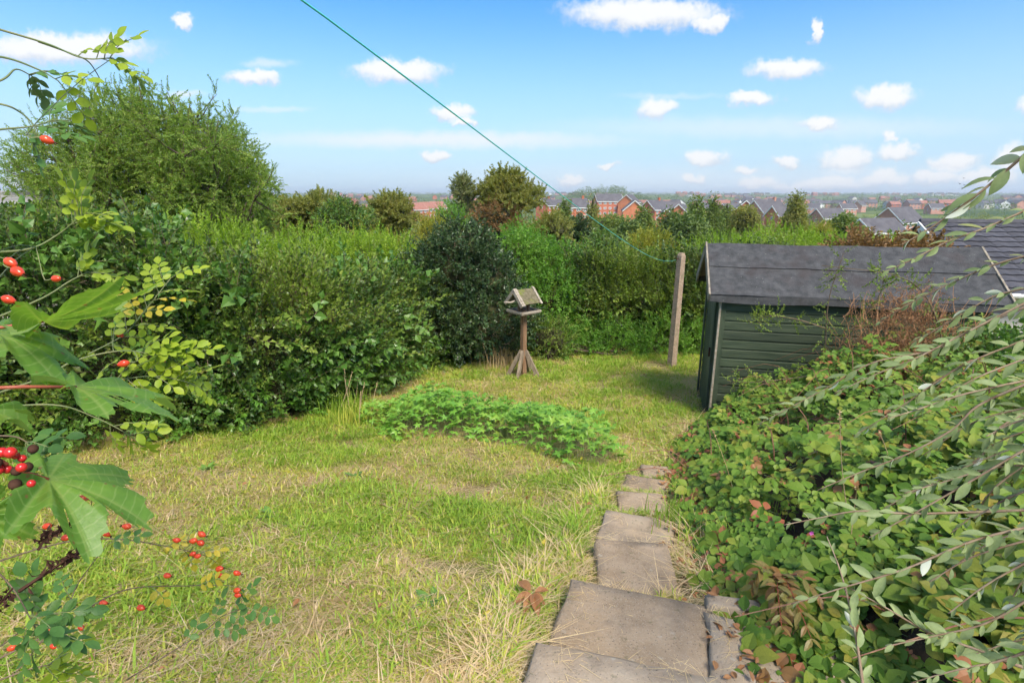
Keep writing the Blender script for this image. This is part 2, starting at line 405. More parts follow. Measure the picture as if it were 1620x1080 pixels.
def leaf_geo(L, W, fold=.18, curl=.12, seg=1, wide=.45, tooth=0.0):
    """a leaf along +X facing +Z: midrib low, margins raised"""
    if seg == 1:
        V = np.array([(0, 0, 0), (L * wide, -W / 2, fold * W), (L, 0, -curl * L), (L * wide, W / 2, fold * W), (L * .5, 0, 0)])
        return V, [(0, 1, 4), (1, 2, 4), (2, 3, 4), (3, 0, 4)]
    ts = np.linspace(0, 1, seg + 1)
    V = [(0, 0, 0)]; Fc = []
    for i, t in enumerate(ts[1:-1]):
        hw = W / 2 * math.sin(math.pi * t ** (math.log(.5) / math.log(wide))) ** .8
        if tooth: hw *= 1 + tooth * (1 if i % 2 else -1)
        z = -curl * L * t * t
        V += [(t * L, -hw, z + fold * hw * 2), (t * L, 0, z), (t * L, hw, z + fold * hw * 2)]
    V.append((L, 0, -curl * L))
    k = seg - 1
    Fc += [(0, 1, 2), (0, 2, 3)]
    for i in range(k - 1):
        a = 1 + 3 * i; b = a + 3
        Fc += [(a, b, b + 1, a + 1), (a + 1, b + 1, b + 2, a + 2)]
    a = 1 + 3 * (k - 1); e = len(V) - 1
    Fc += [(a, e, a + 1), (a + 1, e, a + 2)]
    return np.array(V, float), Fc

def rnd(a, b): return random.uniform(a, b)
def rv(): return np.array([rnd(-1, 1), rnd(-1, 1), rnd(-1, 1)])

def sprig_mesh(name, mats, n=12, length=.2, L=.035, W=.02, ang=55, bend=.2, upb=1.0, seg=1, stemr=.0016, fold=.18, curl=.15, taper=True):
    mb = MB()
    P = np.array([(t * length, bend * length * t * t * rnd(-.5, .5), bend * length * t * t * rnd(-.2, 1)) for t in np.linspace(0, 1, 4)])
    if len(mats) > 1: mb.tube(P, np.linspace(stemr, stemr * .4, 4), 3, 1, False)
    for i in range(n):
        t = .12 + .88 * (i + 1) / n
        k = min(int(t * 3), 2); u = t * 3 - k
        p = P[k] * (1 - u) + P[k + 1] * u
        ph = i * 2.4 + rnd(-.5, .5)
        a = math.radians(ang * (1 - .5 * t) + rnd(-15, 15))
        d = np.array([math.cos(a), math.sin(a) * math.cos(ph), math.sin(a) * math.sin(ph)])
        s = rnd(.7, 1.1) * ((1.1 - .35 * t) if taper else 1)
        V, Fc = leaf_geo(L * s, W * s, fold, curl * rnd(.2, 1.8), seg)
        R = frame(d, np.array([0, 0, upb]) + rv() * .6)
        mb.add(V @ R + p, Fc, 0)
    return mb.mesh(name, mats)
def clump_mesh(name, mats, n=26, rad=.5, L=.16, W=.10):
    mb = MB()
    for i in range(n):
        d = nrm(rv()); p = d * rad * rnd(.25, 1) ** .6
        V, Fc = leaf_geo(L * rnd(.7, 1.2), W * rnd(.7, 1.2), .2, .2)
        R = frame(nrm(d + rv() * .8), np.array([0, 0, 1.0]) + rv() * .8)
        mb.add(V @ R + p, Fc, 0)
    return mb.mesh(name, mats)

def vnoise(P, scale=1.0, seed=0, oct=3):
    P = np.asarray(P, float) * scale
    if P.shape[-1] == 2: P = np.concatenate([P, np.zeros(P.shape[:-1] + (1,))], -1)
    tot = 0; amp = 1; norm = 0
    for o_ in range(oct):
        Q = P * 2 ** o_ + 17.3 * o_
        i = np.floor(Q).astype(np.int64); f = Q - i; f = f * f * (3 - 2 * f)
        def h(dx, dy, dz):
            a = (i[..., 0] + dx) * 374761393 + (i[..., 1] + dy) * 668265263 + (i[..., 2] + dz) * 2147483647 + seed * 144665
            a = (a ^ (a >> 13)) * 1274126177
            a = a & 0x7fffffff
            a = (a ^ (a >> 16)) & 0xffffff
            return a / 0xffffff
        x, y, z = f[..., 0], f[..., 1], f[..., 2]
        L_ = lambda a, b, t: a + (b - a) * t
        v = L_(L_(L_(h(0, 0, 0), h(1, 0, 0), x), L_(h(0, 1, 0), h(1, 1, 0), x), y), L_(L_(h(0, 0, 1), h(1, 0, 1), x), L_(h(0, 1, 1), h(1, 1, 1), x), y), z)
        tot = tot + v * amp; norm += amp; amp *= .5
    return tot / norm

# ------------------------------------------------------------------ object helpers
BASE = {}
def empty(name, loc, rz=0.0):
    o = bpy.data.objects.new(name, None); o.empty_display_size = .1
    o.location = tuple(float(x) for x in loc); o.rotation_euler = (0, 0, rz); COL.objects.link(o)
    BASE[o.name] = Vector(o.location)
    return o
def tag(o, label, cat=None, group=None, kind=None):
    if label: o['label'] = label
    if cat: o['category'] = cat
    if group: o['group'] = group
    if kind: o['kind'] = kind
    return o
def ob(name, me, parent=None, local=False, kind=None):
    """link a mesh; world-space vertices unless local"""
    o = bpy.data.objects.new(name, me); COL.objects.link(o)
    if parent is not None:
        o.parent = parent
        if not local and parent.name in BASE:
            o.matrix_parent_inverse = Matrix.Translation(-BASE[parent.name])
    if kind: o['kind'] = kind
    return o
def thing(name, loc, label, cat, group=None, rz=0.0):
    return tag(empty(name, loc, rz), label, cat, group)
def place(o, p, R):
    """R rows = local axes in world; p world (or parent) position"""
    M = Matrix(((R[0][0], R[1][0], R[2][0], p[0]), (R[0][1], R[1][1], R[2][1], p[1]), (R[0][2], R[1][2], R[2][2], p[2]), (0, 0, 0, 1)))
    o.matrix_basis = M

GROUPS = {}
def scatter_group(key, meshes):
    if key in GROUPS: return GROUPS[key]
    ng = bpy.data.node_groups.new('scatter_' + key, 'GeometryNodeTree')
    ng.interface.new_socket('Geometry', in_out='INPUT', socket_type='NodeSocketGeometry')
    ng.interface.new_socket('Geometry', in_out='OUTPUT', socket_type='NodeSocketGeometry')
    N = ng.nodes; L = ng.links
    gi = N.new('NodeGroupInput'); go = N.new('NodeGroupOutput')
    join = N.new('GeometryNodeJoinGeometry')
    for me in reversed(meshes):
        so = bpy.data.objects.new('source_' + me.name, me)
        oi = N.new('GeometryNodeObjectInfo'); oi.inputs['Object'].default_value = so
        g2 = N.new('GeometryNodeGeometryToInstance')
        L.new(oi.outputs['Geometry'], g2.inputs[0]); L.new(g2.outputs[0], join.inputs[0])
    ip = N.new('GeometryNodeInstanceOnPoints'); ip.inputs['Pick Instance'].default_value = True
    def attr(nm, ty):
        a = N.new('GeometryNodeInputNamedAttribute'); a.data_type = ty; a.inputs[0].default_value = nm; return a.outputs[0]
    e2r = N.new('FunctionNodeEulerToRotation')
    L.new(attr('rot', 'FLOAT_VECTOR'), e2r.inputs[0])
    L.new(gi.outputs[0], ip.inputs['Points']); L.new(join.outputs[0], ip.inputs['Instance'])
    L.new(attr('idx', 'INT'), ip.inputs['Instance Index']); L.new(e2r.outputs[0], ip.inputs['Rotation']); L.new(attr('scl', 'FLOAT'), ip.inputs['Scale'])
    L.new(ip.outputs[0], go.inputs[0])
    GROUPS[key] = ng
    return ng
def euler_along(Dv, roll):
    Dv = nrm(Dv)
    return np.stack([roll, -np.arcsin(np.clip(Dv[:, 2], -1, 1)), np.arctan2(Dv[:, 1], Dv[:, 0])], 1)
def scatter(name, key, meshes, P, rot, scl, idx, parent=None, local=False, kind='stuff'):
    me = bpy.data.meshes.new(name)
    P = np.ascontiguousarray(P, dtype=np.float32)
    me.vertices.add(len(P)); me.vertices.foreach_set('co', P.ravel())
    for nm, ty, arr in (('rot', 'FLOAT_VECTOR', rot), ('scl', 'FLOAT', scl), ('idx', 'INT', idx)):
        a = me.attributes.new(nm, ty, 'POINT')
        a.data.foreach_set('vector' if ty == 'FLOAT_VECTOR' else 'value', np.ascontiguousarray(arr, dtype=np.int32 if ty == 'INT' else np.float32).ravel())
    me.update()
    o = ob(name, me, parent, local, kind)
    md = o.modifiers.new('scatter', 'NODES'); md.node_group = scatter_group(key, meshes)
    return o

SLABS = [  # far-left corner (px), top height, width, depth, yaw, label
    ((848, 1010), -1.56, .62, .62, -15, 'grey concrete slab cut off by the bottom edge, nearest of the descending steps', 'paving_grey'),
    ((903, 913), -1.70, .60, .60, -18, 'widest brown concrete slab, second step down from the bottom edge', 'paving'),
    ((942, 850), -1.84, .40, .42, -7, 'squarish concrete step slab between the widest slab and the upper row of narrow slabs', 'paving'),
    ((957, 803), -1.98, .44, .40, -18, 'fourth concrete step slab from the bottom edge, strewn with straw', 'paving_grey'),
    ((975, 773), -2.10, .36, .34, -9, 'fifth concrete step slab, beside the red dead leaves', 'paving'),
    ((991, 748), -2.21, .34, .32, -20, 'sixth concrete step slab, half sunk in grass beside the geranium patch end', 'paving'),
    ((1014, 733), -2.30, .26, .26, -10, 'farthest small concrete step slab at the foot of the steps', 'paving')]
BANK = [((1116, 934), -1.66, .46, .085, -15, 'short cracked-off concrete slab end under the bramble leaves, above the long slab', 'paving_grey'),
        ((1117, 968), -1.665, .62, .66, -15, 'pale concrete slab beside the widest step, with a coppery plant hanging over it', 'paving_grey')]
SLABPOLY = []; SLABTOP = []
for (c, z, lx, ly, yaw, lab, mat) in SLABS + BANK:
    p = atZ(*c, z); a = math.radians(yaw)
    ey_ = np.array([-math.sin(a), math.cos(a), 0]); ex_ = np.array([math.cos(a), math.sin(a), 0]); q = p - ey_ * ly
    SLABPOLY.append((q[:2], ex_[:2], ey_[:2], lx, ly)); SLABTOP.append(z)
# ------------------------------------------------------------------ terrain
GY = np.array([-12, -2, 0.0, 1.5, 4.5, 6.5, 9, 11.5, 20, 60, 120, 300, 600, 1000, 1700, 2600, 4600.])
GZ = np.array([-1.1, -1.35, -1.5, -1.62, -2.42, -2.82, -3.08, -3.2, -4.3, -9.5, -12, -13, -12, -8, 1, 8, 2.])
def ground_z(x, y):
    x = np.asarray(x, float); y = np.asarray(y, float)
    z = np.interp(y, GY, GZ)
    # bank on the right under the brambles
    xe = np.interp(y, [0, 2, 5, 6.3, 8], [.8, .95, 1.6, 2.3, 4.0])
    near = np.clip((9 - y) / 3, 0, 1) * np.clip((y + 3) / 2, 0, 1)
    z = z + near * .38 * np.clip((x - xe) / 1.6, 0, 1) ** 1.2
    P = np.stack([x, y], -1)
    d = np.hypot(x, y)
    z = z + (vnoise(P, .9, 3) - .5) * .10 * np.clip(1.5 - d / 30, 0, 1)
    if z.size:
        for (q, ex_, ey_, lx, ly), S in zip(SLABPOLY, SLABTOP):
            a = (x - q[0]) * ex_[0] + (y - q[1]) * ex_[1]; b = (x - q[0]) * ey_[0] + (y - q[1]) * ey_[1]
            z = np.where((a > -.07) & (a < lx + .07) & (b > -.02) & (b < ly + .04), np.minimum(z, S - .035), z)
    far = np.clip((d - 400) / 800, 0, 1)
    z = z + far * (vnoise(P, 1 / 500., 5, 3) - .5) * 14
    return z
def axis(fine_lo, fine_hi, step, lo, hi):
    mid = list(np.arange(fine_lo, fine_hi + 1e-6, step))
    s = step
    v = fine_hi
    while v < hi: s *= 1.13; v += s; mid.append(v)
    s = step; v = fine_lo; pre = []
    while v > lo: s *= 1.13; v -= s; pre.append(v)
    return np.array(pre[::-1] + mid)
gx = axis(-5, 4, .09, -4200, 4200); gy = axis(.4, 9, .09, -40, 4600)
X, Y = np.meshgrid(gx, gy)
Z = ground_z(X, Y)
mb = MB()
nx = len(gx); ny = len(gy)
me = bpy.data.meshes.new('ground')
ii = (np.arange(ny - 1)[:, None] * nx + np.arange(nx - 1)[None, :]).ravel()
me.from_pydata(np.stack([X.ravel(), Y.ravel(), Z.ravel()], 1).tolist(), [], np.stack([ii, ii + 1, ii + nx + 1, ii + nx], 1).tolist())
me.materials.append(MATS['ground']); me.polygons.foreach_set('use_smooth', [True] * len(me.polygons)); me.update()
tag(ob('ground', me), None, kind='structure')

# ------------------------------------------------------------------ steps of concrete slabs
A15 = math.radians(-15)
def rect_slab(lx, ly, th, seed):
    """a slab with chipped, softened edges, top at z=0; x right, y away"""
    n = 9; m_ = 9; bev = .012
    mb = MB(); V = []; Fc = []
    xs = np.concatenate([[0], np.linspace(bev, lx - bev, n), [lx]]); ys = np.concatenate([[0], np.linspace(bev, ly - bev, m_), [ly]])
    A, B = np.meshgrid(xs, ys)
    P = np.stack([A.ravel(), B.ravel(), np.zeros(A.size)], 1)
    edge = (P[:, 0] < 1e-6) | (P[:, 0] > lx - 1e-6) | (P[:, 1] < 1e-6) | (P[:, 1] > ly - 1e-6)
    P[edge, 2] -= .012
    wob = (vnoise(P + seed * 3.1, 9, seed) - .5)
    P[:, 2] += wob * .008
    jit = (np.stack([vnoise(P, 9, seed + 1), vnoise(P, 9, seed + 2)], 1) - .5) * .045
    P[edge, :2] += jit[edge]
    W_ = len(xs)
    for j in range(len(ys) - 1):
        for i in range(W_ - 1): Fc.append((j * W_ + i, j * W_ + i + 1, (j + 1) * W_ + i + 1, (j + 1) * W_ + i))
    k = len(P)
    ring = [i for i in range(W_)] + [j * W_ + W_ - 1 for j in range(1, len(ys))] + [(len(ys) - 1) * W_ + i for i in range(W_ - 2, -1, -1)] + [j * W_ for j in range(len(ys) - 2, 0, -1)]
    low = P[ring].copy(); low[:, 2] = -th
    for a in range(len(ring)):
        b = (a + 1) % len(ring); Fc.append((ring[b], ring[a], k + a, k + b))
    mb.add(np.vstack([P, low]), Fc)
    return mb
for i, (c, z, lx, ly, yaw, lab, mat) in enumerate(SLABS + BANK):
    o = ob('paving_slab', rect_slab(lx, ly, .17, i + 1).mesh('paving_slab', [mat], True))
    q = SLABPOLY[i][0]
    o.location = (q[0], q[1], z); o.rotation_euler = (math.radians(rnd(-1, 1)), math.radians(rnd(-1, 1)), math.radians(yaw))
    tag(o, lab, 'paving slab', 'concrete slabs laid as garden steps' if i < len(SLABS) else 'concrete slabs edging the bank')
def on_slab(P, grow=0.0):
    r = np.zeros(len(P), bool)
    for q, ex, ey, lx, ly in SLABPOLY:
        d = P[:, :2] - q; a = d @ ex; b = d @ ey
        r |= (a > -grow) & (a < lx + grow) & (b > -grow) & (b < ly + grow)
    return r

# ------------------------------------------------------------------ garden shed
P0 = np.array([2.61, 6.55, -2.94])
SH = math.radians(-13.5)
ex = np.array([math.cos(SH), math.sin(SH), 0]); ey = np.array([-math.sin(SH), math.cos(SH), 0]); ez = np.array([0, 0, 1.0])
SM = np.stack([ex, ey, ez])
shed = thing('garden_shed', P0, 'dark green weatherboarded garden shed with grey felt pitched roof, overgrown by brambles', 'shed', rz=SH)
LN, DP, WH, RH = 2.82, 1.50, 1.80, 2.28
def shed_part(name, mb, mat, parent=shed, smooth=False): return ob(name, mb.mesh(name, [mat], smooth), parent, True)
core = MB(); core.box((.03, .03, 0), (LN - .03, DP - .03, WH - .01)); shed_part('wall_frame', core, 'green_paint')
# front boards (shiplap: lower edge proud, upper edge set back, tiny shadow gap)
nb = 15; bh = WH / nb
for i in range(nb):
    z0 = i * bh
    mb = MB()
    j = rnd(-.003, .003)
    prof = [(0.028, z0 + .003), (-.004 + j, z0 + .003), (-.008 + j, z0 + .012), (-.005 + j, z0 + bh * .86), (.006 + j, z0 + bh * .93), (.006 + j, z0 + bh - .001), (.028, z0 + bh - .001)]
    k = len(prof); V = [(x, y, z) for x in (.045, LN - .045) for y, z in prof]
    Fc = [(a, (a + 1) % k, (a + 1) % k + k, a + k) for a in range(k)] + [tuple(range(k - 1, -1, -1)), tuple(range(k, 2 * k))]
    mb.add(V, Fc); shed_part('board', mb, 'green_paint')
for i in range(int(RH / bh) + 1):       # gable boards on the left end
    z0 = i * bh; z1 = min(z0 + bh - .002, RH - .02)
    if z0 >= RH - .05: break
    def span(z):
        if z <= WH: return .045, DP - .045
        f = (z - WH) / (RH - WH); return .045 + f * (DP / 2 - .045), DP - .045 - f * (DP / 2 - .045)
    a0, b0 = span(z0 + .003); a1, b1 = span(z1)
    mb = MB()
    mb.add([(-.008, a0, z0 + .003), (-.008, b0, z0 + .003), (.004, b1, z1), (.004, a1, z1), (.028, a0, z0 + .003), (.028, b0, z0 + .003), (.028, b1, z1), (.028, a1, z1)],
           [(0, 3, 2, 1), (4, 5, 6, 7), (0, 1, 5, 4), (1, 2, 6, 5), (2, 3, 7, 6), (3, 0, 4, 7)])
    shed_part('board', mb, 'green_paint')
mb = MB()                                  # right gable, out of sight behind the plants
mb.add([(LN - .028, .045, 0), (LN - .028, DP - .045, 0), (LN - .028, DP - .045, WH), (LN - .028, DP / 2, RH - .02), (LN - .028, .045, WH),
        (LN, .045, 0), (LN, DP - .045, 0), (LN, DP - .045, WH), (LN, DP / 2, RH - .02), (LN, .045, WH)],
       [(4, 3, 2, 1, 0), (5, 6, 7, 8, 9), (0, 1, 6, 5), (1, 2, 7, 6), (2, 3, 8, 7), (3, 4, 9, 8), (4, 0, 5, 9)])
shed_part('gable_end', mb, 'green_paint')
for lo, hi, mt in [((-.014, -.024, -.02), (.046, -.002, WH), 'green_trim'), ((-.034, -.026, -.02), (-.012, .04, WH + .02), 'pale_weathered_wood'),
                   ((-.036, .042, -.02), (-.014, .10, WH + .05), 'green_trim'), ((LN - .05, -.024, -.02), (LN + .02, -.002, WH), 'green_trim'),
                   ((-.036, DP - .09, -.02), (-.014, DP, WH + .05), 'green_trim')]:
    mb = MB(); mb.box(lo, hi, jit=.002); shed_part('corner_trim', mb, mt)
mb = MB(); mb.box((-.040, .30, .04), (-.016, .98, 1.66)); door = shed_part('door', mb, 'green_trim')
mb = MB(); mb.box((-.062, .36, .86), (-.041, .40, .98)); ob('hasp', mb.mesh('hasp', ['dark_husk']), door, True)
# roof
slope = math.atan2(RH - WH, DP / 2); OV = .09; GO = .16
SLN = (DP / 2) / math.cos(slope) + OV
def slope_frame(front):
    sgn = -1 if front else 1
    u = np.array([0, sgn * math.cos(slope), -math.sin(slope)])       # down the slope
    n = np.array([0, sgn * math.sin(slope), math.cos(slope)])
    return u, n
for front in (True, False):
    u, n = slope_frame(front)
    rid = np.array([0, DP / 2, RH + .015])
    def slab3(name, s0, s1, x0, x1, h0, h1, mat, nx=14, sag=0.006, drop=0.0):
        V = []; xs = np.linspace(x0, x1, nx + 1)
        for x in xs:
            for s, h in ((s0, h0), (s1, h0), (s1, h1), (s0, h1)):
                w_ = sag * math.sin(x * 5.1 + s * 7) + sag * .7 * math.sin(x * 13 + s * 3) - .012 * math.sin(math.pi * (x - x0) / (x1 - x0))
                V.append(rid + u * s + n * (h + (w_ if h == h1 or True else 0)) + np.array([x, 0, 0]))
        Fc = [(3, 2, 1, 0), tuple(4 * nx + q for q in (0, 1, 2, 3))]
        for i in range(nx):
            for q in range(4):
                Fc.append((4 * i + q, 4 * i + (q + 1) % 4, 4 * (i + 1) + (q + 1) % 4, 4 * (i + 1) + q))
        mb = MB(); mb.add(V, Fc if front else [f[::-1] for f in Fc]); return shed_part(name, mb, mat)
    slab3('roof_deck', .0, SLN - .02, -GO + .02, LN + GO - .02, 0, .014, 'weathered_wood', 14, 0)
    slab3('felt_strip', .44, SLN + .01, -GO, LN + GO, .018, .026, 'roof_felt')
    slab3('felt_strip', -.01, .47, -GO, LN + GO, .028, .038, 'roof_felt')
    # felt turned down over the eave
    e = rid + u * (SLN + .012)
    mb = MB()
    for i in range(12):
        xa = -GO + (LN + 2 * GO) * i / 12; xb = -GO + (LN + 2 * GO) * (i + 1) / 12
        da, db = -.075 - .012 * math.sin(xa * 4), -.075 - .012 * math.sin(xb * 4)
        sg = -1 if front else 1
        mb.add([(xa, e[1], e[2] + .028), (xb, e[1], e[2] + .028), (xb, e[1] + sg * .012, e[2] + db), (xa, e[1] + sg * .012, e[2] + da)], [(0, 3, 2, 1) if front else (0, 1, 2, 3)])
    shed_part('eave_felt', mb, 'roof_felt')
    for x0, x1 in ((-GO - .026, -GO - .004), (LN + GO + .004, LN + GO + .026)):
        V = []
        for s, h in ((-.03, -.085), (SLN + .03, -.085), (SLN + .03, .045), (-.03, .045)):
            for x in (x0, x1): V.append(rid + u * s + n * h + np.array([x, 0, 0]))
        mb = MB(); mb.add(V, [(0, 2, 4, 6), (1, 7, 5, 3), (0, 1, 3, 2), (2, 3, 5, 4), (4, 5, 7, 6), (6, 7, 1, 0)]); shed_part('barge_board', mb, 'barge_wood')

# ------------------------------------------------------------------ bird table
bp = np.array([.20, 8.94, 0]); bp[2] = float(ground_z(bp[0], bp[1])) - .02
bt = thing('bird_table', bp, 'weathered wooden bird table with mossy pitched roof on a splayed-leg post', 'bird table', rz=math.radians(38))
def bpart(name, mb, mat, parent=bt): return ob(name, mb.mesh(name, [mat]), parent, True)
mb = MB(); mb.box((-.04, -.04, .0), (.04, .04, 1.24), jit=.004); bpart('post', mb, 'brown_post_wood')
for k in range(4):
    a = math.radians(45 + 90 * k - 38 + 22)
    d = np.array([math.cos(a), math.sin(a), 0]); t_ = np.array([-d[1], d[0], 0])
    lo = d * .30; hi = d * .035 + np.array([0, 0, .50])
    V = []
    for c_, zz in ((lo, 0), (hi, 0)):
        for sx_, sz in ((-1, -1), (1, -1), (1, 1), (-1, 1)):
            V.append(c_ + t_ * .022 * sx_ + (d * .5 + np.array([0, 0, .3])) * .06 * sz)
    mb = MB(); mb.add(V, [(0, 1, 2, 3), (7, 6, 5, 4), (0, 4, 5, 1), (1, 5, 6, 2), (2, 6, 7, 3), (3, 7, 4, 0)]); bpart('leg', mb, 'weathered_wood')
for k in range(3):
    mb = MB(); mb.box((-.20, -.20 + .135 * k, 1.17), (.20, -.20 + .135 * k + .131, 1.20), jit=.004); bpart('tray_board', mb, 'weathered_wood')
for lo, hi in (((-.212, -.212, 1.19), (.212, -.19, 1.225)), ((-.212, .19, 1.19), (.212, .212, 1.225)), ((-.212, -.188, 1.19), (-.19, .188, 1.225)), ((.19, -.188, 1.19), (.212, .188, 1.225))):
    mb = MB(); mb.box(lo, hi); bpart('tray_lip', mb, 'pale_weathered_wood')
for sx_ in (-1, 1):
    mb = MB(); mb.box((sx_ * .10 - .02, -.02, 1.2), (sx_ * .10 + .02, .02, 1.47)); bpart('roof_post', mb, 'brown_post_wood')
rt_ = math.radians(46)
for sg in (-1, 1):
    u = np.array([0, sg * math.cos(rt_), -math.sin(rt_)]); n = np.array([0, sg * math.sin(rt_), math.cos(rt_)]); rid = np.array([0, 0, 1.56])
    def rp(name, s0, s1, x0, x1, h0, h1, mat):
        V = [rid + u * s + n * h + np.array([x, 0, 0]) for x in (x0, x1) for s, h in ((s0, h0), (s1, h0), (s1, h1), (s0, h1))]
        mb = MB(); mb.add(V, [(3, 2, 1, 0), (4, 5, 6, 7), (0, 1, 5, 4), (1, 2, 6, 5), (2, 3, 7, 6), (3, 0, 4, 7)]); bpart(name, mb, mat)
    rp('roof_panel', 0, .30, -.20, .20, 0, .018, 'mossy_wood')
    rp('barge_slat', -.02, .33, -.205, -.165, .019, .035, 'pale_weathered_wood')
    rp('barge_slat', -.02, .33, -.235, -.206, -.03, .030, 'pale_weathered_wood')
    rp('barge_slat', -.02, .33, .17, .21, .019, .035, 'pale_weathered_wood')
mb = MB(); mb.tube([(-.20, -.02, 1.40), (-.30, -.03, 1.385), (-.42, .0, 1.40)], [.016, .018, .014], 6); bpart('perch', mb, 'pale_weathered_wood')

# ------------------------------------------------------------------ clothes post and line
pp = np.array([3.0, 9.63, 0]); pp[2] = float(ground_z(3.0, 9.63)) - .05
cp = thing('clothes_post', pp, 'square pinkish concrete clothes post standing by the shed gable', 'post')
mb = MB()
for (z0, z1, r0, r1) in ((0, 2.12, .060, .052), (2.12, 2.17, .052, .032)):
    V = [(sx_ * r, sy * r, z) for z, r in ((z0, r0), (z1, r1)) for sx_, sy in ((-1, -1), (1, -1), (1, 1), (-1, 1))]
    mb.add(V, [(0, 1, 5, 4), (1, 2, 6, 5), (2, 3, 7, 6), (3, 0, 4, 7), (4, 5, 6, 7)])
o = ob('shaft', mb.mesh('shaft', ['concrete_post']), cp, True); o.rotation_euler = (0, math.radians(.6), .5)
mb = MB(); mb.tube([(-.09, -.03, 2.07), (0, 0, 2.06), (.09, .03, 2.07)], [.008] * 3, 6); ob('hook', mb.mesh('hook', ['dark_husk']), cp, True)
Q0 = pp + np.array([-.09, -.04, 2.05])
near = atD(478, 0, 1.25)
dirn = near - Q0; end = Q0 + dirn * 1.35
pts = []
for t in np.linspace(0, 1, 80):
    p = Q0 + (end - Q0) * t; q = t * 1.35
    if q < 1: p[2] -= .16 * 4 * q * (1 - q) * (1.5 - q)
    pts.append(p)
mb = MB(); mb.tube(pts, .0025, 6)
line = ob('washing_line', mb.mesh('washing_line', ['rope'], True)); tag(line, 'turquoise green washing line strung from the concrete post up across the sky', 'washing line')

# ------------------------------------------------------------------ foliage sources
def sprigs(key, mats, k=4, **kw): return [sprig_mesh(f'{key}_{i}', mats, **kw) for i in range(k)]
SRC = {}
SRC['hedge'] = sprigs('hedge', ['hedge_leaf', 'twig'], 3, n=14, length=.20, L=.034, W=.024) + sprigs('hedgep', ['hedge_leaf_pale', 'twig'], 2, n=13, length=.22, L=.036, W=.024) \
    + sprigs('hedgei', ['ivy_leaf', 'twig'], 2, n=9, length=.18, L=.062, W=.05, ang=70)
SRC['holly'] = sprigs('holly', ['holly_leaf', 'twig'], 4, n=12, length=.17, L=.055, W=.032, curl=.05, fold=.25)
SRC['bright'] = sprigs('bright', ['bright_leaf', 'green_stem'], 4, n=18, length=.34, L=.05, W=.026, ang=50)
SRC['privet'] = sprigs('privet', ['privet_leaf', 'twig'], 4, n=18, length=.30, L=.045, W=.022, ang=50)
SRC['elder'] = sprigs('elder', ['elder_leaf', 'green_stem'], 4, n=16, length=.34, L=.075, W=.034, ang=65)
SRC['willow'] = sprigs('willow', ['willow_leaf', 'twig'], 4, n=22, length=.40, L=.075, W=.034, ang=60, stemr=.004)
SRC['olive'] = sprigs('olive', ['olive_leaf', 'twig'], 3, n=26, length=.42, L=.10, W=.055, ang=70, stemr=.004)
SRC['rust'] = sprigs('rust', ['rust_leaf', 'twig'], 3, n=24, length=.40, L=.09, W=.05, ang=70, stemr=.004)
SRC['grey'] = sprigs('grey', ['grey_leaf', 'twig'], 3, n=24, length=.40, L=.10, W=.045, ang=65, stemr=.004)
for key, mt in (('fardark', 'dark_far_leaf'), ('farmid', 'mid_far_leaf'), ('farolive', 'olive_leaf')):
    SRC[key] = [clump_mesh(f'{key}_{i}', [mt], 30, .55, .22, .13) for i in range(3)]

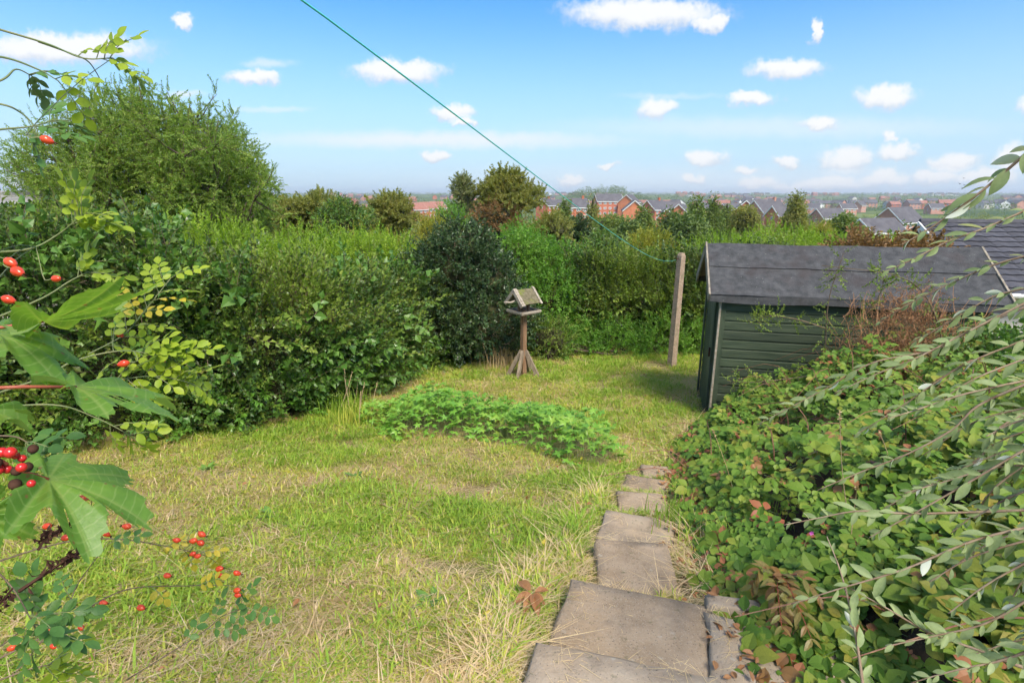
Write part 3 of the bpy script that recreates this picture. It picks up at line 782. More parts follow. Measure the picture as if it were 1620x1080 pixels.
# ------------------------------------------------------------------ hedges and bushes
def hedge(name, label, path, width, tops, n, key='hedge', group=None, weights=None, cat='hedge', face=None, lo=0.02, leafscale=1.0):
    """path: list of (x,y) along the hedge; tops: absolute z of its top at each"""
    path = np.array(path, float); tops = np.array(tops, float)
    seg = np.r_[0, np.cumsum(np.hypot(*np.diff(path, axis=0).T))]
    def at(s): return np.stack([np.interp(s, seg, path[:, 0]), np.interp(s, seg, path[:, 1])], 1), np.interp(s, seg, tops)
    def tang(s):
        a, _ = at(np.clip(s - .3, 0, seg[-1])); b, _ = at(np.clip(s + .3, 0, seg[-1])); return nrm(b - a)
    mid = path[len(path) // 2]
    root = thing(name, (mid[0], mid[1], float(ground_z(*mid))), label, cat, group)
    def shell(s, ph, r):
        """ph 0..pi over the cross-section, r radial factor"""
        c, top = at(s); t = tang(s); nn = np.stack([t[:, 1], -t[:, 0]], 1)
        gz = ground_z(c[:, 0], c[:, 1]); h = top - gz
        co, si = np.cos(ph), np.sin(ph)
        e = .55
        rx = np.sign(co) * np.abs(co) ** e; rz = np.abs(si) ** e
        q = np.stack([c[:, 0], c[:, 1], rz * 2.0], 1)
        bump = (vnoise(q + np.sign(co)[:, None] * 9.1, 1.0, 11, 4) - .5) * 1.5
        rr = r * (1 + bump * .75)
        out = np.stack([nn[:, 0] * rx * width * rr + c[:, 0], nn[:, 1] * rx * width * rr + c[:, 1], gz + h * rz * (r * (1 + bump * .24))], 1)
        nor = np.stack([nn[:, 0] * co, nn[:, 1] * co, si * .8], 1)
        return out, nrm(nor)
    # solid dark core added inside, blocks the view through between the leaves
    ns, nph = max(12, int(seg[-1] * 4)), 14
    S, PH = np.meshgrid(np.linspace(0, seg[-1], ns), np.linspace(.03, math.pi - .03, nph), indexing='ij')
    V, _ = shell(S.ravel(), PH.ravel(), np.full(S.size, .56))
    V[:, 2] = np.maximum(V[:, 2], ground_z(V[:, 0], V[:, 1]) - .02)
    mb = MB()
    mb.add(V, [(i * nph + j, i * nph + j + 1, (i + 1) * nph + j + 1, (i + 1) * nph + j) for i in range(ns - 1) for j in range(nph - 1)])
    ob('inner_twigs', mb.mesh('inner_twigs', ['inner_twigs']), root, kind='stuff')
    # stems at the foot
    mb = MB()
    for s in np.arange(.2, seg[-1], .35):
        c, top = at(np.array([s])); c = c[0] + np.array([rnd(-.2, .2), rnd(-.2, .2)])
        z = float(ground_z(*c))
        for q in range(2):
            e_ = np.array([c[0] + rnd(-.35, .35), c[1] + rnd(-.35, .35), z + (top[0] - z) * rnd(.55, .9)])
            b_ = np.array([c[0], c[1], z - .05]); m_ = (b_ + e_) / 2 + rv() * .1
            mb.tube(spline([b_, m_, e_], 6), np.linspace(rnd(.016, .03), .006, 6), 5)
    ob('stems', mb.mesh('stems', ['bark']), root, kind='stuff')
    s = RNG.uniform(0, seg[-1], n)
    ph = np.arccos(np.clip(RNG.uniform(-1, 1, n) * 1.0, -1, 1))
    low = RNG.random(n) < .25
    ph = np.where(low, np.where(RNG.random(n) < .5, RNG.uniform(0.0, .5, n), math.pi - RNG.uniform(0.0, .5, n)), ph)
    if face is not None: # keep most leaves on the seen side
        flip = (RNG.random(n) < .6) & (np.cos(ph) * face < -.2)
        ph = np.where(flip, math.pi - ph, ph)
    r = 1.02 - np.abs(RNG.normal(0, .13, n))
    P, nor = shell(s, ph, r)
    gap = .5 * vnoise(P, 1.7, 31, 2) + .5 * vnoise(P, 3.6, 32, 2)
    P -= nor * (np.clip(.49 - gap, 0, 1) * 2.6)[:, None]
    keep = (P[:, 2] > ground_z(P[:, 0], P[:, 1]) + lo)
    P, nor = P[keep], nor[keep]; m_ = len(P)
    Dv = nor * .8 + np.array([0, 0, .35]) + RNG.normal(0, .5, (m_, 3))
    Dv[RNG.random(m_) < .06] += np.array([0, 0, 1.2])
    k = len(SRC[key])
    if weights is None: idx = RNG.integers(0, k, m_)
    else: idx = weights(P, m_)
    scatter('leaves', key, SRC[key], P, euler_along(Dv, RNG.normal(0, .6, m_)), RNG.choice([.7, .9, 1.1, 1.3, 1.8], m_, p=[.2, .3, .25, .17, .08]) * leafscale, idx, root)
    return root

def species(P, m):
    nz = vnoise(P, .8, 77, 3) + RNG.normal(0, .10, m)
    dark = RNG.integers(0, 3, m); pale = RNG.integers(3, 5, m); ivy = RNG.integers(5, 7, m)
    return np.where(nz > .57, ivy, np.where(nz < .41, pale, dark))
def species_pale(P, m):
    nz = vnoise(P, .8, 41, 3) + RNG.normal(0, .14, m)
    return np.where(nz > .52, RNG.integers(3, 5, m), RNG.integers(0, 3, m))

hedge('hedge', 'tall dark mixed hedge of hawthorn and ivy running along the lawn behind the red-hipped rose',
      [(-9.5, 5.2), (-6.5, 5.45), (-4.5, 5.9), (-3.4, 6.75), (-2.85, 8.1), (-2.4, 9.9), (-1.7, 10.9)], .85, [-.28, -.32, -.55, -1.02, -1.3, -1.45, -1.45], 12500, weights=species, face=1, cat='hedge', leafscale=1.7)
hl = bpy.data.objects['hedge']
n = 2600
s_ = RNG.random(n) * 5.999; k_ = s_.astype(int); f_ = (s_ - k_)[:, None]
HPL = np.array([(-7.5, 5.3), (-6.5, 5.45), (-4.5, 5.9), (-3.4, 6.75), (-2.85, 8.1), (-2.4, 9.9), (-1.7, 10.9)])
c_ = HPL[k_] * (1 - f_) + HPL[k_ + 1] * f_
t_ = nrm(HPL[k_ + 1] - HPL[k_]); nn_ = np.stack([t_[:, 1], -t_[:, 0]], 1)
out_ = RNG.uniform(.45, 1.0, n) + (vnoise(c_, 1.3, 71) - .5) * .7
P = np.concatenate([c_ + nn_ * out_[:, None], np.zeros((n, 1))], 1)
P[:, 2] = ground_z(P[:, 0], P[:, 1]) + .03 + RNG.random(n) * np.clip(1.35 - out_, .08, .7)
scatter('undergrowth', 'under', SRC['hedge'][3:] + SRC['elder'][:2], P, euler_along(RNG.normal(0, .55, (n, 3)) + np.concatenate([nn_ * .5, np.full((n, 1), .45)], 1), RNG.normal(0, .7, n)), RNG.uniform(.8, 1.5, n), RNG.choice(6, n, p=[.2, .2, .25, .25, .05, .05]), hl)
hedge('hedge', 'clipped small-leaved green hedge between the dark holly bush and the garden shed',
      [(.3, 11.9), (1.5, 11.8), (3.0, 11.5), (4.6, 11.2), (6.2, 10.8)], .62, [-1.4, -1.35, -1.3, -1.3, -1.2], 8000, weights=species_pale, face=1, leafscale=1.5)

def bush(name, label, base, clumps, n, key, cat='bush', group=None, stems=6, leafscale=1.0, up=.35, inner=True, mat='bark', gapk=.9, idxf=None, stemr=.03):
    """clumps: (x,y,z,rx,ry,rz) in world"""
    root = thing(name, base, label, cat, group)
    base = np.array(base, float)
    C = np.array(clumps, float)
    mb = MB()
    for q in range(max(stems, len(C))):
        c = C[q % len(C)]
        e_ = c[:3] + rv() * c[3:] * .6
        b_ = base + np.array([rnd(-.12, .12), rnd(-.12, .12), -.05])
        m_ = b_ * .45 + e_ * .55 + np.array([rnd(-.2, .2), rnd(-.2, .2), -.1 * abs(e_[2] - b_[2])])
        Pp = spline([b_, m_, e_], 8); r0 = stemr * rnd(.7, 1.2)
        mb.tube(Pp, np.linspace(r0, r0 * .25, 8), 6)
        for z_ in range(5):
            s_ = Pp[3 + z_ % 5]; t_ = c[:3] + nrm(rv()) * c[3:] * rnd(.6, .95)
            mb.tube(spline([s_, (s_ + t_) / 2 + rv() * .1, t_], 5), np.linspace(r0 * .4, r0 * .08, 5), 4)
    ob('trunk', mb.mesh('trunk', [mat], True), root)
    if inner:  # solid dark core added in each clump, stops the crown showing through
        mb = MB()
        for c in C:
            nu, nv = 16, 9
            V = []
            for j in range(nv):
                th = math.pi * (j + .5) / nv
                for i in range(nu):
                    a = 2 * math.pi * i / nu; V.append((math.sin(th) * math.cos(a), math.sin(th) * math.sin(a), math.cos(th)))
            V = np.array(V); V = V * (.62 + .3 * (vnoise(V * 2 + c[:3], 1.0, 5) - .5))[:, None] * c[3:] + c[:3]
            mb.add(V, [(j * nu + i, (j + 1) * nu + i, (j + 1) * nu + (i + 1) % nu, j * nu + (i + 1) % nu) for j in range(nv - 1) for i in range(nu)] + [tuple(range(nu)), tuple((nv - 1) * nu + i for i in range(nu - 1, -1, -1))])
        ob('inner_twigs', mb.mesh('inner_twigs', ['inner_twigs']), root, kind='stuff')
    area = (C[:, 3] * C[:, 5]); cnt = (area / area.sum() * n).astype(int)
    Ps, Ns = [], []
    for c, m_ in zip(C, cnt):
        u = nrm(RNG.normal(0, 1, (m_, 3)))
        r = 1.0 - np.abs(RNG.normal(0, .17, m_))
        r = r * (1 + (vnoise(u * 1.8 + c[:3], 1.0, 9, 4) - .5) * .95)
        P = c[:3] + u * r[:, None] * c[3:]
        gap = vnoise(P, 3.2 / max(c[3], .6), 23, 3)
        P -= u * (np.clip(.46 - gap, 0, 1) * gapk * 2)[:, None] * c[3:]
        Ps.append(P); Ns.append(u)
    P = np.concatenate(Ps); nor = np.concatenate(Ns)
    keep = P[:, 2] > ground_z(P[:, 0], P[:, 1]) + .03
    P, nor = P[keep], nor[keep]; m_ = len(P)
    Dv = nor * .6 + np.array([0, 0, up]) + RNG.normal(0, .75, (m_, 3))
    idx = RNG.integers(0, len(SRC[key]), m_) if idxf is None else idxf(P, m_)
    scatter('crown', key, SRC[key], P, euler_along(Dv, RNG.normal(0, .8, m_)), RNG.uniform(.7, 1.3, m_) * leafscale, idx, root)
    return root
def gp_(x, y): return (x, y, float(ground_z(x, y)))

bush('holly_bush', 'dark glossy rounded holly bush in the hedge behind the bird table', gp_(-1.15, 10.5),
     [(-1.15, 10.5, -1.40, .85, .8, .75), (-1.45, 10.3, -2.45, 1.15, .9, .75), (-.55, 10.2, -2.4, .95, .8, .75), (-.95, 10.6, -1.0, .60, .6, .42), (-1.7, 10.4, -1.75, .6, .6, .6), (-.45, 10.4, -1.7, .55, .55, .6)], 5200, 'holly', 'bush', stems=8, leafscale=1.35, gapk=1.2)
bush('elder_bush', 'fresh light green leafy bush beside the holly, behind the bird table', gp_(.55, 12.0),
     [(.3, 12.1, -1.75, 1.0, .8, .75), (1.1, 12.2, -1.75, .9, .8, .6), (.8, 11.4, -2.3, .8, .6, .8), (.1, 11.9, -1.2, .6, .6, .4)], 4200, 'elder', 'bush', stems=7)
bush('privet_bush', 'yellow-green privet bush rising behind the hedge left of the holly', gp_(-2.6, 13.5),
     [(-2.4, 13.2, -1.85, 1.2, .9, .85), (-3.5, 13.6, -1.8, 1.1, .9, .85), (-1.7, 14.2, -1.9, 1.0, .9, .85)], 5200, 'privet', stems=8)
bush('bright_shrub', 'bright green shrub with upright young shoots above the dark hedge', gp_(-4.9, 9.6),
     [(-4.9, 9.3, -1.35, 1.0, .8, .7), (-5.6, 9.2, -1.25, .9, .8, .7), (-3.9, 10.2, -1.45, 1.0, .8, .7), (-3.1, 11.0, -1.5, .9, .8, .7), (-3.9, 9.2, -1.75, .8, .7, .6), (-2.7, 11.6, -1.6, .8, .7, .65)], 6500, 'bright', stems=10, up=1.0)
bush('grey_shrub', 'grey-green shrub with twiggy shoots in front of the big willow', gp_(-8.2, 8.2),
     [(-7.4, 7.9, -.85, 1.2, .8, .6), (-9.2, 7.8, -.85, 1.2, .9, .65), (-6.2, 8.0, -.95, .8, .7, .55)], 3200, 'hedge', stems=10, up=.9, leafscale=1.25, idxf=species_pale)
bush('bright_shrub', 'bright green leafy shrub right behind the shed roof', gp_(6.0, 13.0),
     [(5.2, 13.0, -1.6, 1.1, .8, .55), (6.6, 13.2, -1.55, 1.2, .8, .65), (8.0, 13.4, -1.6, 1.1, .8, .55), (9.4, 13.6, -1.6, 1.0, .8, .5)], 5000, 'bright', stems=9)
bush('rust_shrub', 'rusty red-brown shrub showing over the shed ridge', gp_(7.8, 12.0),
     [(7.6, 11.6, -1.35, .8, .6, .35), (8.6, 11.6, -1.35, .7, .6, .35)], 520, 'rust', stems=7, inner=False)

bush('nettle_patch', 'low fresh green weeds at the hedge foot between bird table and clothes post', gp_(2.6, 10.7),
     [(2.2, 10.8, -2.95, .8, .45, .40), (3.3, 10.6, -2.85, .8, .45, .45), (1.5, 10.9, -3.0, .6, .4, .30), (.75, 10.6, -2.85, .45, .4, .45)], 1500, 'elder', 'weeds', stems=8, inner=False, leafscale=.8, up=.7)
bush('fern_bush', 'small dark green bush at the hedge foot right of the bird table', gp_(.75, 10.3), [(.75, 10.3, -2.75, .5, .4, .42)], 500, 'hedge', 'bush', stems=5, idxf=species)
# ------------------------------------------------------------------ the big willow and other trees
def limb_tree(name, label, base, stems, n_shoot, key, leaf_per, leafscale=1.0, cat='tree', r0=.10, spread=.9, upturn=.5, fill=(), nfill=0):
    """many-stemmed tree: stems = list of tip positions; shoots leave each stem, leaves clothe the shoots"""
    root = thing(name, base, label, cat)
    base = np.array(base, float)
    mb = MB(); LP, LD = [], []
    for tip in stems:
        tip = np.array(tip, float)
        b_ = base + np.array([rnd(-.25, .25), rnd(-.25, .25), -.1])
        m_ = b_ * .55 + tip * .45 + (tip - b_) * np.array([.12, .12, -.08]) + rv() * .2
        Pp = spline([b_, m_, tip], 14); r = r0 * rnd(.5, 1)
        mb.tube(Pp, np.linspace(r, r * .08, 14), 6)
        L_ = np.linalg.norm(tip - b_)
        for q in range(n_shoot):
            t = 1 - rnd(0, 1) ** 1.3 * .66
            i = min(int(t * 13), 12); s_ = Pp[i]
            tg = nrm(Pp[min(i + 1, 13)] - Pp[max(i - 1, 0)])
            d = nrm(tg * .7 + nrm(rv()) * spread + np.array([0, 0, upturn]))
            sl = L_ * rnd(.10, .24) * (1.15 - .45 * t)
            e_ = s_ + d * sl + np.array([0, 0, rnd(-.02, .18)]) * sl
            sp = spline([s_, s_ + d * sl * .5 + rv() * .06 * sl, e_], 5)
            mb.tube(sp, np.linspace(r * .22, r * .04, 5), 3, 0, False)
            for z_ in range(leaf_per):
                u = rnd(.15, 1.0); k = min(int(u * 4), 3); f = u * 4 - k
                LP.append(sp[k] * (1 - f) + sp[k + 1] * f); LD.append(nrm(e_ - s_) * .7 + nrm(rv()) * 1.1 + np.array([0, 0, -.05]))
    for q in range(nfill):
        c = np.array(random.choice(fill)); u = nrm(RNG.normal(0, 1, 3)); p = c[:3] + u * c[3:] * rnd(.2, 1) ** .5
        if vnoise(p[None, :], 1.5, 81, 3)[0] < .42: continue
        LP.append(p); LD.append(u * .6 + nrm(rv()) * .9)
    ob('trunk', mb.mesh('trunk', ['bark'], True), root)
    P = np.array(LP); Dv = np.array(LD); m_ = len(P)
    scatter('crown', key, SRC[key], P, euler_along(Dv, RNG.normal(0, .9, m_)), RNG.uniform(.6, 1.2, m_) * leafscale, RNG.integers(0, len(SRC[key]), m_), root)
    return root
YW = 13.5
tips = [(45, 250), (70, 215), (60, 300), (95, 185), (110, 240), (125, 200), (140, 165), (165, 172), (150, 210), (190, 145), (205, 135), (220, 132), (240, 150), (235, 180), (262, 172), (275, 160), (300, 165), (305, 188),
        (290, 205), (330, 205), (345, 190), (360, 200), (372, 225), (388, 238), (400, 262), (412, 285), (420, 305), (350, 245), (330, 260), (300, 240), (250, 225), (210, 205), (180, 220), (140, 260), (110, 290), (200, 270), (260, 280), (310, 290), (370, 295), (390, 320), (90, 320),
        (160, 300), (230, 315), (290, 325), (345, 320), (410, 330), (40, 330), (25, 285)]
stems = []
for (px, py) in tips:
    stems.append(atY(px, py, YW + rnd(-1.6, 1.6)))
limb_tree('willow_tree', 'big bushy many-stemmed willow tree standing tall above the hedge against the sky', gp_(*atY(240, 400, YW)[:2]), stems, 24, 'willow', 13, .85, r0=.11, spread=1.3, upturn=.12, nfill=9000,
          fill=[(*atY(px, py, YW + dy), r, r * .9, r * z) for (px, py, dy, r, z) in [(95, 270, 0, 1.15, .8), (150, 235, -.6, 1.25, .9), (215, 215, .3, 1.35, .9), (285, 230, -.5, 1.35, .9), (340, 270, .2, 1.2, .85), (375, 300, -.4, .85, .8), (220, 290, -1.0, 1.5, .7), (130, 310, -.6, 1.1, .6), (310, 310, -.8, 1.2, .6)]])

def clump_tree(name, label, px, py_top, py_low, Yd, halfpx, key, n, lscale=1.0, group=None, narrow=False, cat='tree', inner=True, k=6, stems=5, gapk=.9):
    py_top += (py_low - py_top) * (.05 if narrow else .13); halfpx *= .9
    top = atY(px, py_top, Yd); half = halfpx * np.linalg.norm(atY(px + 1, py_top, Yd) - top)
    lowz = atY(px, py_low, Yd)[2]; H = top[2] - lowz
    b = gp_(top[0], Yd)
    C = []
    if narrow:
        for q in range(k):
            f = q / (k - 1); rr = half * (1 - .75 * f); C.append((top[0] + rnd(-.1, .1) * half, Yd, lowz + H * (.1 + .78 * f), rr, rr, H / k * 1.25))
    else:
        for q in range(k):
            a = rnd(0, 6.28); f = rnd(.0, .62); rr = rnd(.42, .6)
            zf = rnd(.25, .72)
            C.append((top[0] + math.cos(a) * f * half, Yd + math.sin(a) * f * half, lowz + H * zf, half * rr, half * rr, H * rnd(.24, .32)))
        C.append((top[0], Yd, top[2] - H * .28, half * .5, half * .5, H * .28))
    return bush(name, label, b, C, n, key, cat, group, stems=stems, leafscale=lscale, inner=inner, stemr=max(.04, H * .025), gapk=gapk)

clump_tree('willow_tree', 'airy round-headed tree standing highest at the middle, its lower half browned', 798, 262, 340, 27, 62, 'olive', 1900, 1.1, k=7, inner=False, gapk=.8)
clump_tree('rust_bush', 'browned twiggy bush below the airy round-headed tree', 790, 315, 385, 26, 62, 'rust', 800, 1.1, cat='bush', inner=True)
clump_tree('grey_tree', 'pale grey-green sapling leaning out beside the airy round-headed tree', 732, 270, 345, 27, 28, 'grey', 420, 1.0, k=4, inner=False)
clump_tree('olive_bush', 'golden olive bush with twiggy top behind the privet, right of the willow', 500, 306, 372, 22, 70, 'olive', 1100, 1.1, cat='bush')
clump_tree('olive_bush', 'dome-shaped golden olive bush behind the privet, left of the red far roofs', 618, 302, 370, 23, 48, 'olive', 850, 1.1, cat='bush')
clump_tree('dark_bush', 'dull green bush between the willow and the golden olive bushes', 540, 320, 372, 20, 56, 'hedge', 1300, 2.0, cat='bush')
clump_tree('olive_bush', 'olive scrub bush at the right foot of the willow', 440, 312, 372, 24, 40, 'olive', 600, 1.0, cat='bush')
clump_tree('olive_bush', 'straggly olive bush between the dome-shaped bush and the browned bush', 690, 345, 400, 20, 44, 'privet', 700, 1.6, cat='bush')
clump_tree('elder_bush', 'fresh green bush below the grey sapling', 710, 320, 380, 25, 34, 'elder', 500, 1.4, cat='bush')
MID = [('round_tree', 'olive spreading tree right of the browned bush', 872, 330, 400, 24, 44, 'olive', 700, False),
       ('dark_tree', 'dark blue-green rounded tree under the washing line', 915, 344, 402, 26, 26, 'holly', 700, False),
       ('round_tree', 'small fresh green tree before the left brick houses', 893, 316, 365, 60, 16, 'farmid', 120, True),
       ('conifer', 'golden conical tree left of the big brick gable', 938, 312, 372, 65, 12, 'farolive', 110, True),
       ('round_tree', 'broad green tree below the terrace of white windows', 968, 334, 392, 50, 32, 'farmid', 220, False),
       ('conifer', 'conical green tree directly before the big brick gable', 1020, 330, 392, 48, 22, 'farmid', 200, True),
       ('dark_tree', 'dark bushy tree low between the conical trees', 1000, 352, 402, 36, 30, 'fardark', 220, False),
       ('dark_tree', 'dark tree below the small front-gabled brick house', 1058, 338, 402, 40, 26, 'fardark', 220, True),
       ('round_tree', 'green spire-topped tree left of the shed gable', 1103, 316, 398, 44, 20, 'farmid', 240, True),
       ('dark_tree', 'large dark green tree behind the clothes post', 1085, 335, 405, 34, 32, 'fardark', 280, False),
       ('conifer', 'slender green tree second along above the shed roof', 1130, 312, 385, 55, 17, 'farmid', 190, True),
       ('conifer', 'thin green tree third along above the shed roof', 1150, 320, 380, 60, 12, 'farmid', 120, True),
       ('round_tree', 'rounded golden-green tree before a brick gable above the shed', 1182, 322, 372, 52, 20, 'farolive', 180, False),
       ('conifer', 'tall golden-green conical tree above the middle of the shed roof', 1262, 308, 385, 50, 25, 'farolive', 300, True),
       ('round_tree', 'rounded dull green tree left of the rusty shrub', 1335, 336, 385, 48, 26, 'farmid', 220, False),
       ('round_tree', 'pale bushy tree behind the bright shrub by the rusty shrub', 1300, 352, 390, 30, 26, 'privet', 420, False),
       ('dark_tree', 'dark scrubby tree between round olive tree and dark blue-green tree', 955, 366, 410, 22, 40, 'hedge', 900, False),
       ('round_tree', 'olive scrub low under the conical trees behind the hedge', 1030, 375, 412, 20, 46, 'privet', 800, False)]
for nm, lab, px, pt, plw, Yd, hp, key, n, nar in MID:
    clump_tree(nm, lab, px, pt, plw, Yd, hp, key, n, {'holly': 2.4, 'hedge': 2.0, 'privet': 1.7}.get(key, 1.0 if Yd > 30 else 1.0), narrow=nar, cat='tree')

# ------------------------------------------------------------------ houses
def house(label, px, py_ridge, dist, wid, dep, roof_h, yaw, wall='brick', roof='slate', rows=2, cols=3, gable_win=1, chimney=False, group='brick houses of the estate', name='brick_house', wing=False):
    c = atY(px, py_ridge, dist)
    gz = float(ground_z(c[0], c[1])) - .3
    hw = c[2] - roof_h - gz
    a = math.radians(yaw)
    root = thing(name, (c[0], c[1], gz), label, 'house', group, a)
    def p_(nm, mb, mat, par=root): return ob(nm, mb.mesh(nm, [mat]), par, True)
    w2, d2 = wid / 2, dep / 2
    mb = MB()
    V = [(-w2, -d2, 0), (w2, -d2, 0), (w2, d2, 0), (-w2, d2, 0), (-w2, -d2, hw), (w2, -d2, hw), (w2, d2, hw), (-w2, d2, hw), (-w2, 0, hw + roof_h - .1), (w2, 0, hw + roof_h - .1)]
    mb.add(V, [(0, 1, 5, 4), (2, 3, 7, 6), (1, 2, 6, 9, 5), (3, 0, 4, 8, 7)]); p_('wall', mb, wall)
    ov = .35; sl = roof_h / d2
    for sg in (-1, 1):
        mb = MB()
        V = []
        for x in (-w2 - ov, w2 + ov):
            for y, z in ((0, hw + roof_h), (sg * (d2 + ov), hw - ov * sl), (sg * (d2 + ov), hw - ov * sl + .18), (0, hw + roof_h + .18)): V.append((x, y, z))
        Fc = [(0, 1, 2, 3), (7, 6, 5, 4), (0, 4, 5, 1), (1, 5, 6, 2), (2, 6, 7, 3)]
        mb.add(V, Fc if sg < 0 else [f[::-1] for f in Fc]); p_('roof', mb, roof)
    for x in (-w2 - ov - .06, w2 + ov + .06):
        for sg in (-1, 1):
            mb = MB(); V = []
            for xx in (x - .05, x + .05):
                for y, z in ((0, hw + roof_h - .25), (sg * (d2 + ov), hw - ov * sl - .25), (sg * (d2 + ov), hw - ov * sl + .12), (0, hw + roof_h + .12)): V.append((xx, y, z))
            mb.add(V, [(0, 1, 2, 3), (7, 6, 5, 4), (0, 4, 5, 1), (1, 5, 6, 2), (2, 6, 7, 3), (3, 7, 4, 0)]); p_('barge_board', mb, 'white_paint')
    mb = MB(); mb.box((-w2 - ov, -d2 - ov - .08, hw - ov * sl - .22), (w2 + ov, -d2 - ov - .01, hw - ov * sl + .10)); p_('gutter', mb, 'white_paint')
    def win(x, y, z, ax, ww=1.2, wh=1.25):
        fr = MB(); pn = MB()
        if ax == 'f':
            fr.box((x - ww / 2, y - .06, z), (x + ww / 2, y - .003, z + wh))
            for q in (-1, 1): pn.box((x + q * ww * .24 - ww * .17, y - .075, z + .16), (x + q * ww * .24 + ww * .17, y - .061, z + wh - .16))
        else:
            s = 1 if x > 0 else -1
            fr.box((min(x + s * .003, x + s * .06), y - ww / 2, z), (max(x + s * .003, x + s * .06), y + ww / 2, z + wh))
            for q in (-1, 1): pn.box((min(x + s * .061, x + s * .075), y + q * ww * .24 - ww * .17, z + .16), (max(x + s * .061, x + s * .075), y + q * ww * .24 + ww * .17, z + wh - .16))
        f = p_('window', fr, 'white_paint'); p_('pane', pn, 'glass', f)
    for r_ in range(rows):
        z = hw - 1.75 - 2.6 * r_
        if z < .5: break
        for q in range(cols): win(-w2 + wid * (q + .5) / cols, -d2, z, 'f', min(1.5, wid / cols * .6))
    for q in range(gable_win):
        for s in (-1, 1): win(s * w2, 0, hw - 1.6 - 2.6 * q, 'g', 1.1)
    if chimney:
        mb = MB(); mb.box((w2 * .5, -.4, hw + roof_h - .5), (w2 * .5 + .9, .4, hw + roof_h + 1.1)); p_('chimney', mb, wall)
    return root
house('long red-brick house with dark roof just right of the round olive tree', 912, 314, 230, 9, 8, 3.4, 6, rows=2, cols=3, chimney=True)
house('three-storey red-brick terrace with rows of white windows below the wooded hill', 962, 307, 300, 14, 9, 3.6, 8, rows=3, cols=5)
house('brick house with a bare orange gable right of the three-storey terrace', 996, 308, 295, 9, 9, 3.8, 58, wall='brick_orange', rows=2, cols=2, gable_win=0)
house('brick house turning its big plain white-edged gable towards the garden', 1003, 317, 215, 11, 8.4, 3.6, 82, wall='brick_orange', rows=2, cols=3, gable_win=0)
house('brick house with long dark roof and gable right of the big plain gable', 1036, 317, 235, 10, 8, 3.6, 40, rows=2, cols=3, chimney=True)
house('brick house with bright white windows behind the small front-gabled house', 1060, 318, 245, 9, 8, 3.4, 10, rows=2, cols=2)
house('small front-gabled brick house low among the dark trees', 1054, 330, 190, 7, 5.2, 2.4, 78, wall='brick_orange', rows=2, cols=2, gable_win=2)
house('orange brick gable house at the right end of the estate cluster', 1078, 323, 215, 8, 7.5, 3.2, 60, wall='brick_orange', rows=2, cols=2)
house('red-brick house with small gable at the left end of the cluster, below the airy tree', 864, 314, 280, 8, 7, 3.2, 55, rows=2, cols=2, chimney=True)
house('second small red-brick house beside the leftmost of the cluster', 880, 316, 290, 8, 7, 3.2, 30, rows=2, cols=2)
house('brick house half hidden by the rounded golden-green tree above the shed', 1180, 317, 200, 10, 9, 4.0, 70, rows=2, cols=2, gable_win=0)
house('long brick house with dark roof ending in a pink gable, above the shed', 1214, 317, 195, 13, 9, 4.2, 28, wall='brick_pink', rows=2, cols=4, chimney=True)
house('lower brick wing with white windows before the pink gable house', 1240, 326, 180, 8, 7, 3.0, 14, wall='brick_orange', rows=2, cols=2)
house('dark-roofed house with white fascia right of the tall conical tree', 1312, 330, 200, 10, 8, 3.2, 12, rows=1, cols=3, wall='brick_pink')
house('dark-roofed house with a pale pink gable left of the tiled bungalow roof', 1424, 328, 170, 13, 9, 4.2, 30, wall='brick_pink', rows=2, cols=4)
house('grey-roofed brick house with white windows low above the shed ridge', 1388, 346, 120, 9, 7, 2.6, 16, wall='brick_orange', rows=1, cols=3)
house('red-tiled house at the left of the three far roofs behind the privet', 658, 321, 300, 9, 8, 3.4, 50, roof='red_tile')
house('red-tiled house in the middle of the three far roofs behind the privet', 674, 320, 310, 9, 8, 3.4, 50, roof='red_tile')
house('red-tiled house at the right of the three far roofs behind the privet', 690, 319, 320, 9, 8, 3.4, 50, roof='red_tile')
for q, (px, py, dist) in enumerate([(1340, 322, 380), (1285, 322, 420), (1155, 322, 330), (1480, 322, 420), (1110, 320, 330), (1360, 318, 460), (1225, 314, 480)]):
    house(None, px, py, dist, 10, 8, 3.2, rnd(-30, 60), wall=random.choice(['brick', 'brick_pink', 'render_wall']), rows=2, cols=3, group='dark-roofed houses in the valley', name='valley_house')['label'] = \
        ['dark-roofed valley house right of the pale rounded tree', 'dark-roofed valley house just right of the tall conical tree top', 'valley house peeping between the thin trees above the shed',
         'valley house above the tiled bungalow roof ridge', 'valley house behind the spire-topped tree', 'small valley house above the dark-roofed pink gable house, left', 'small valley house above the long pink gable house'][q]

